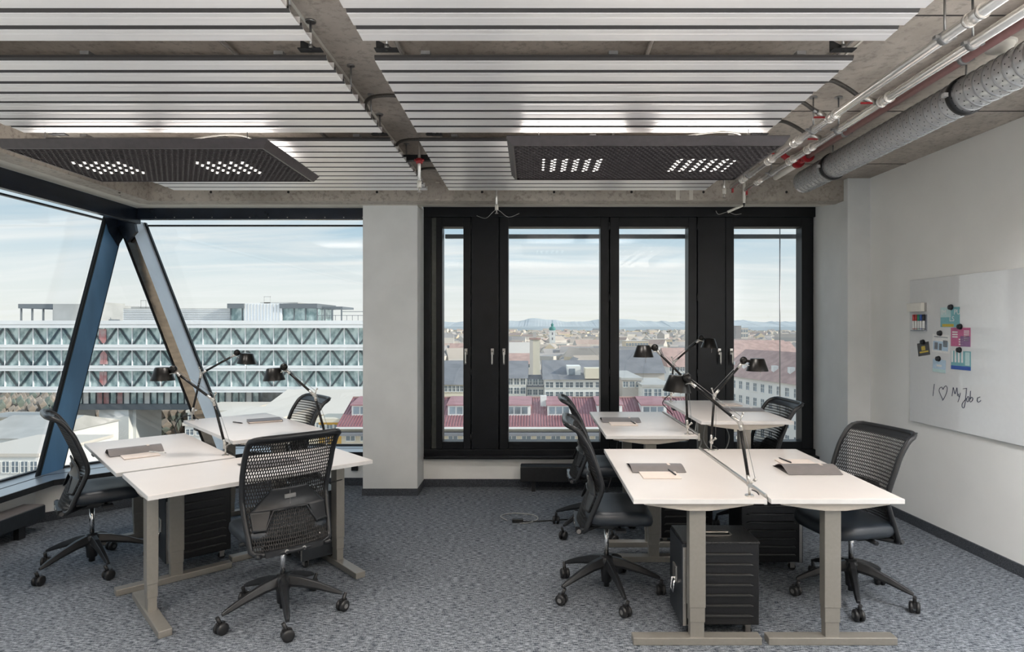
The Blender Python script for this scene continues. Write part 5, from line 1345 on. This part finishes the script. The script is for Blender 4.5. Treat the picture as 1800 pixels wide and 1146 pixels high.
hpart(t, MB().box(bx0, bx1, RY - .1, RY + .1, rz_ - .02, rz_ + .1), 'ridge_cap', 'x_tile')
hpart(t, MB().box(bx0, bx1, EY - .35, EY - .1, ez - .22, ez - .08), 'gutter', 'x_render')
hpart(t, MB().box(bx0, bx1, EY - .9, EY + .35, ez - .75, ez - .55), 'cornice', 'x_dark')
window_grid(t, (bx0 + .3, EY + .3, 0), (1, 0, 0), (ez - 1.35, ), 27, 1.33, 0.78, 0.72, 0.45)
window_grid(t, (bx0 + .3, EY + .3, 0), (1, 0, 0), (ez - 3.6, ), 27, 1.33, 0.78, 1.3, 0.45)
dmesh = None
for px in (640, 726, 809, 911, 984, 1072, 1150):
    y0 = 57.2; x = (px - 935) * y0 / 1080; z0 = ez + (y0 - EY) * (rz_ - ez) / (RY - EY); h = 0.95; w_ = 1.15
    d = MB().box(x - w_, x + w_, y0, y0 + 2.3, z0 - .1, z0 + h).build('dormer', 'x_render'); d.parent = t; d.matrix_parent_inverse = Matrix.Translation(-Vector(t.location))
    r = MB().add([(x - w_ - .12, y0 - .12, z0 + h), (x + w_ + .12, y0 - .12, z0 + h), (x + w_ + .12, y0 + 3.2, z0 + h + .42), (x - w_ - .12, y0 + 3.2, z0 + h + .42)] +
                 [(x - w_ - .12, y0 - .12, z0 + h + .1), (x + w_ + .12, y0 - .12, z0 + h + .1), (x + w_ + .12, y0 + 3.2, z0 + h + .52), (x - w_ - .12, y0 + 3.2, z0 + h + .52)],
                 [(3, 2, 1, 0), (4, 5, 6, 7), (0, 1, 5, 4), (1, 2, 6, 5), (3, 0, 4, 7)]).build('dormer_roof', 'x_red'); r.parent = d
    for q in range(3):
        wn_ = MB().box(x - w_ + .16 + q * .66, x - w_ + .70 + q * .66, y0 - .03, y0 + .05, z0 + .18, z0 + h - .14).build('dormer_window', 'x_win'); wn_.parent = d
for px in (655, 950): hpart(t, MB().box((px - 935) * .054, (px - 935) * .054 + .6, 58.8, 59.4, -6.2, -5.0), 'chimney', 'x_render')

def block(label, px0, px1, Y, pyt, depth, m, roof, winrows=(), nwin=0, name='building', ww=None, roof_up=0, base=None, wh=None):
    xa, xb = (px0 - 935) * Y / 1080, (px1 - 935) * Y / 1080; zt_ = 1.58 - (pyt - 575) * Y / 1080
    zb_ = GZ if base is None else base
    t = thing(name, label, 'building', ((xa + xb) / 2, Y, zb_))
    hpart(t, MB().box(xa, xb, Y, Y + depth, zb_, zt_), 'wall', m)
    if roof_up:
        b = MB(); b.prism([(Y - .4, zt_), (Y + depth * .5, zt_ + roof_up), (Y + depth + .4, zt_)], xa - .3, xb + .3, 'x'); hpart(t, b, 'roof', roof)
    else:
        hpart(t, MB().box(xa - .2, xb + .2, Y - .2, Y + depth + .2, zt_, zt_ + .35), 'roof', roof)
    if nwin:
        pitch = (xb - xa) / nwin; w_ = ww or pitch * .74
        for py in winrows:
            z = 1.58 - (py - 575) * Y / 1080
            window_grid(t, (xa, Y, 0), (1, 0, 0), (z, ), nwin, pitch, w_, wh or 9 * Y / 1080, pitch * .5 - w_ / 2)
    return t
t = block('white office wing with two rows of wide windows and slate roof', 957, 1062, 96, 667, 16, 'x_render', 'x_dark', (681, 698), 6, roof_up=2.6)
hpart(t, MB().box((998 - 935) * .0889, (1022 - 935) * .0889, 97.5, 101, -6.4, -4.6), 'roof_dormer', 'x_render'); hpart(t, MB().box((1001 - 935) * .0889, (1012 - 935) * .0889, 97.4, 97.5, -6.0, -5.0), 'dormer_window', 'x_win')
hpart(t, MB().box((1028 - 935) * .0889, (1056 - 935) * .0889, 95.2, 98, -6.4, -4.8), 'roof_terrace', 'x_cream')
block('white house with small square windows beside the cream tower', 880, 925, 97, 665, 14, 'x_render', 'x_dark', (676, 692), 4, roof_up=2.4, wh=.95, ww=.75)
block('low slate-roofed link between the white house and wing', 926, 956, 98.5, 680, 9, 'x_render', 'x_dark', (676, 694), 3, roof_up=1.6)
t = block('slim cream chimney tower rising over the roofs', 932, 949, 121, 597, 3.2, 'x_cream', 'x_tile', name='tower')
hpart(t, MB().box((932 - 935) * .112 - .1, (937 - 935) * .112, 120.9, 121, GZ, -.9), 'shade_strip', 'x_c2')
hpart(t, MB().box(0.2, 0.9, 122, 122.6, -.5, .6), 'antenna_box', 'x_grey')
block('long grey-roofed hall left of the cream tower', 893, 932, 150, 628, 16, 'x_c2', 'x_c2', (), 0, roof_up=3.5)
block('low brown-roofed annex left of the cream tower', 893, 932, 135, 640, 10, 'x_c2', 'x_tile', (646, ), 5, wh=.9, roof_up=2.2)
block('beige office block with a ribbon of dark windows seen in the narrow sash', 760, 822, 90, 676, 20, 'x_cream', 'x_dark', (688, ), 9, roof_up=3.0, wh=.8)
block('orange-roofed house in the narrow sash', 788, 850, 210, 625, 14, 'x_c1', 'x_tile', (), 0, roof_up=4)
block('white flat-roofed cube house behind the red roof', 1130, 1182, 92, 680, 12, 'x_render', 'x_grey', (696, ), 3, wh=1.0)
block('grey terraced block beside the white cube house', 1094, 1128, 96, 668, 16, 'x_c2', 'x_grey', (680, ), 3, wh=.8)
block('long slate roof behind the cube house', 1082, 1168, 118, 656, 15, 'x_c2', 'x_dark', (), 0, roof_up=4.2)
block('white house with red tile roof behind the lamps', 1176, 1214, 135, 645, 14, 'x_render', 'x_tile', (652, 664), 4, roof_up=4, wh=1.0)
block('pale yellow apartment slab, far off', 1100, 1140, 470, 600, 20, 'x_c3', 'x_c2', (608, ), 8, wh=2.2)
block('second pale yellow apartment slab, taller', 1140, 1182, 500, 597, 20, 'x_c3', 'x_c2', (606, ), 8, wh=2.2)
block('grey high-rise on the far right horizon', 1293, 1303, 700, 573, 16, 'x_r2', 'x_r2')
block('cream high-rise beside the grey one', 1302, 1315, 720, 577, 16, 'x_c1', 'x_c2', (584, 592), 3, wh=3.2)
block('white housing slab with many windows across the right centre', 1025, 1062, 260, 618, 20, 'x_c1', 'x_c2', (628, ), 5, wh=2)
t = thing('church_tower', 'white church tower with green onion dome on the horizon', 'tower', ((971 - 935) * .5556, 600, GZ))
hpart(t, MB().box(17.2, 22.8, 600, 605.6, GZ, -2.0), 'shaft', 'x_render')
hpart(t, MB().box(16.9, 23.1, 599.7, 605.9, -2.4, -1.7), 'cornice', 'x_white')
b = MB(); b.lathe([(2.9, -2.0), (3.3, -0.4), (2.9, 1.2), (1.2, 2.2), (1.0, 3.0), (1.5, 3.8), (0.9, 4.8), (0.2, 5.6), (0.12, 8.4), (0.001, 8.4)], c=(20, 602.8, 0), n=16); hpart(t, b, 'onion_dome', 'x_copper')
for z in (-6, -11): hpart(t, MB().box(19.4, 20.6, 599.9, 600.05, z, z + 2.4), 'belfry_window', 'x_dark')
# long right hand barracks-like facade receding
t = thing('long_white_building', 'long white four-storey building with red roof in the right sash', 'building', (50, 110, GZ))
f0 = Vector((42.5, 140, 0)); f1 = Vector((54.0, 96, 0)); U = (f1 - f0).normalized(); Nn = Vector((-U.y, U.x, 0)) * -1
if Nn.x > 0: Nn = -Nn
L = (f1 - f0).length; bk = -Nn * 14; ztw = -9.0
poly = [tuple((f0).xy), tuple((f1).xy), tuple((f1 + bk).xy), tuple((f0 + bk).xy)]
hpart(t, MB().prism(poly, GZ, ztw), 'wall', 'x_render')
r0 = f0 + bk * .5; r1 = f1 + bk * .5
b = MB(); b.add([(*(f0 + Nn * .6).xy, ztw - .1), (*(f1 + Nn * .6).xy, ztw - .1), (*r1.xy, ztw + 5.5), (*r0.xy, ztw + 5.5), (*(f0 + bk).xy, ztw), (*(f1 + bk).xy, ztw)], [(0, 1, 2, 3), (3, 2, 5, 4), (0, 3, 4), (1, 5, 2)]); hpart(t, b, 'roof', 'x_tile')
window_grid(t, f0, tuple(U), (ztw - 2.6, ztw - 5.6, ztw - 8.6, ztw - 11.6), 18, L / 18, 1.1, 1.6, .7)
for i in range(9):
    p_ = f0 + U * (2 + i * L / 9) + bk * .16; hpart(t, MB().box(p_.x - .5, p_.x + .5, p_.y - .6, p_.y + .6, ztw + 1.2, ztw + 2.8), 'roof_dormer', 'x_render')
block('broad red tile roof above the long white building', 1285, 1420, 175, 642, 26, 'x_c1', 'x_tile', (), 0, roof_up=6.5)
block('red tile roof further back in the right sash', 1296, 1400, 240, 626, 26, 'x_c1', 'x_tile', (), 0, roof_up=6)
# low things under the truss block, left windows
block('beige flat-roofed hall below the truss block, right of its pier', 452, 640, 82, 728, 22, 'x_cream', 'x_c1', (752, ), 10, roof_up=2.2, wh=.7)
block('white low building with small windows below the truss block', 330, 430, 92, 725, 10, 'x_render', 'x_c1', (738, ), 7, wh=.7)
block('white terrace building behind the left desks', 325, 470, 70, 748, 14, 'x_render', 'x_c1', (764, ), 8, wh=.6)
block('yellow striped facade left of the red roof', 560, 600, 57, 742, 3, 'x_yellow', 'x_cream', (762, ), 3, wh=.8)
block('pale flat roofs at the far left below the glazing', -80, 68, 70, 802, 12, 'x_render', 'x_c1', (830, ), 9, wh=1.2)
block('grey metal pitched hall at the far left', -60, 70, 84, 770, 16, 'x_render', 'x_grey', (), 0, roof_up=2.0)
block('low sandy boundary building at the far left', -40, 82, 130, 736, 8, 'x_cream', 'x_c1', (), 0)
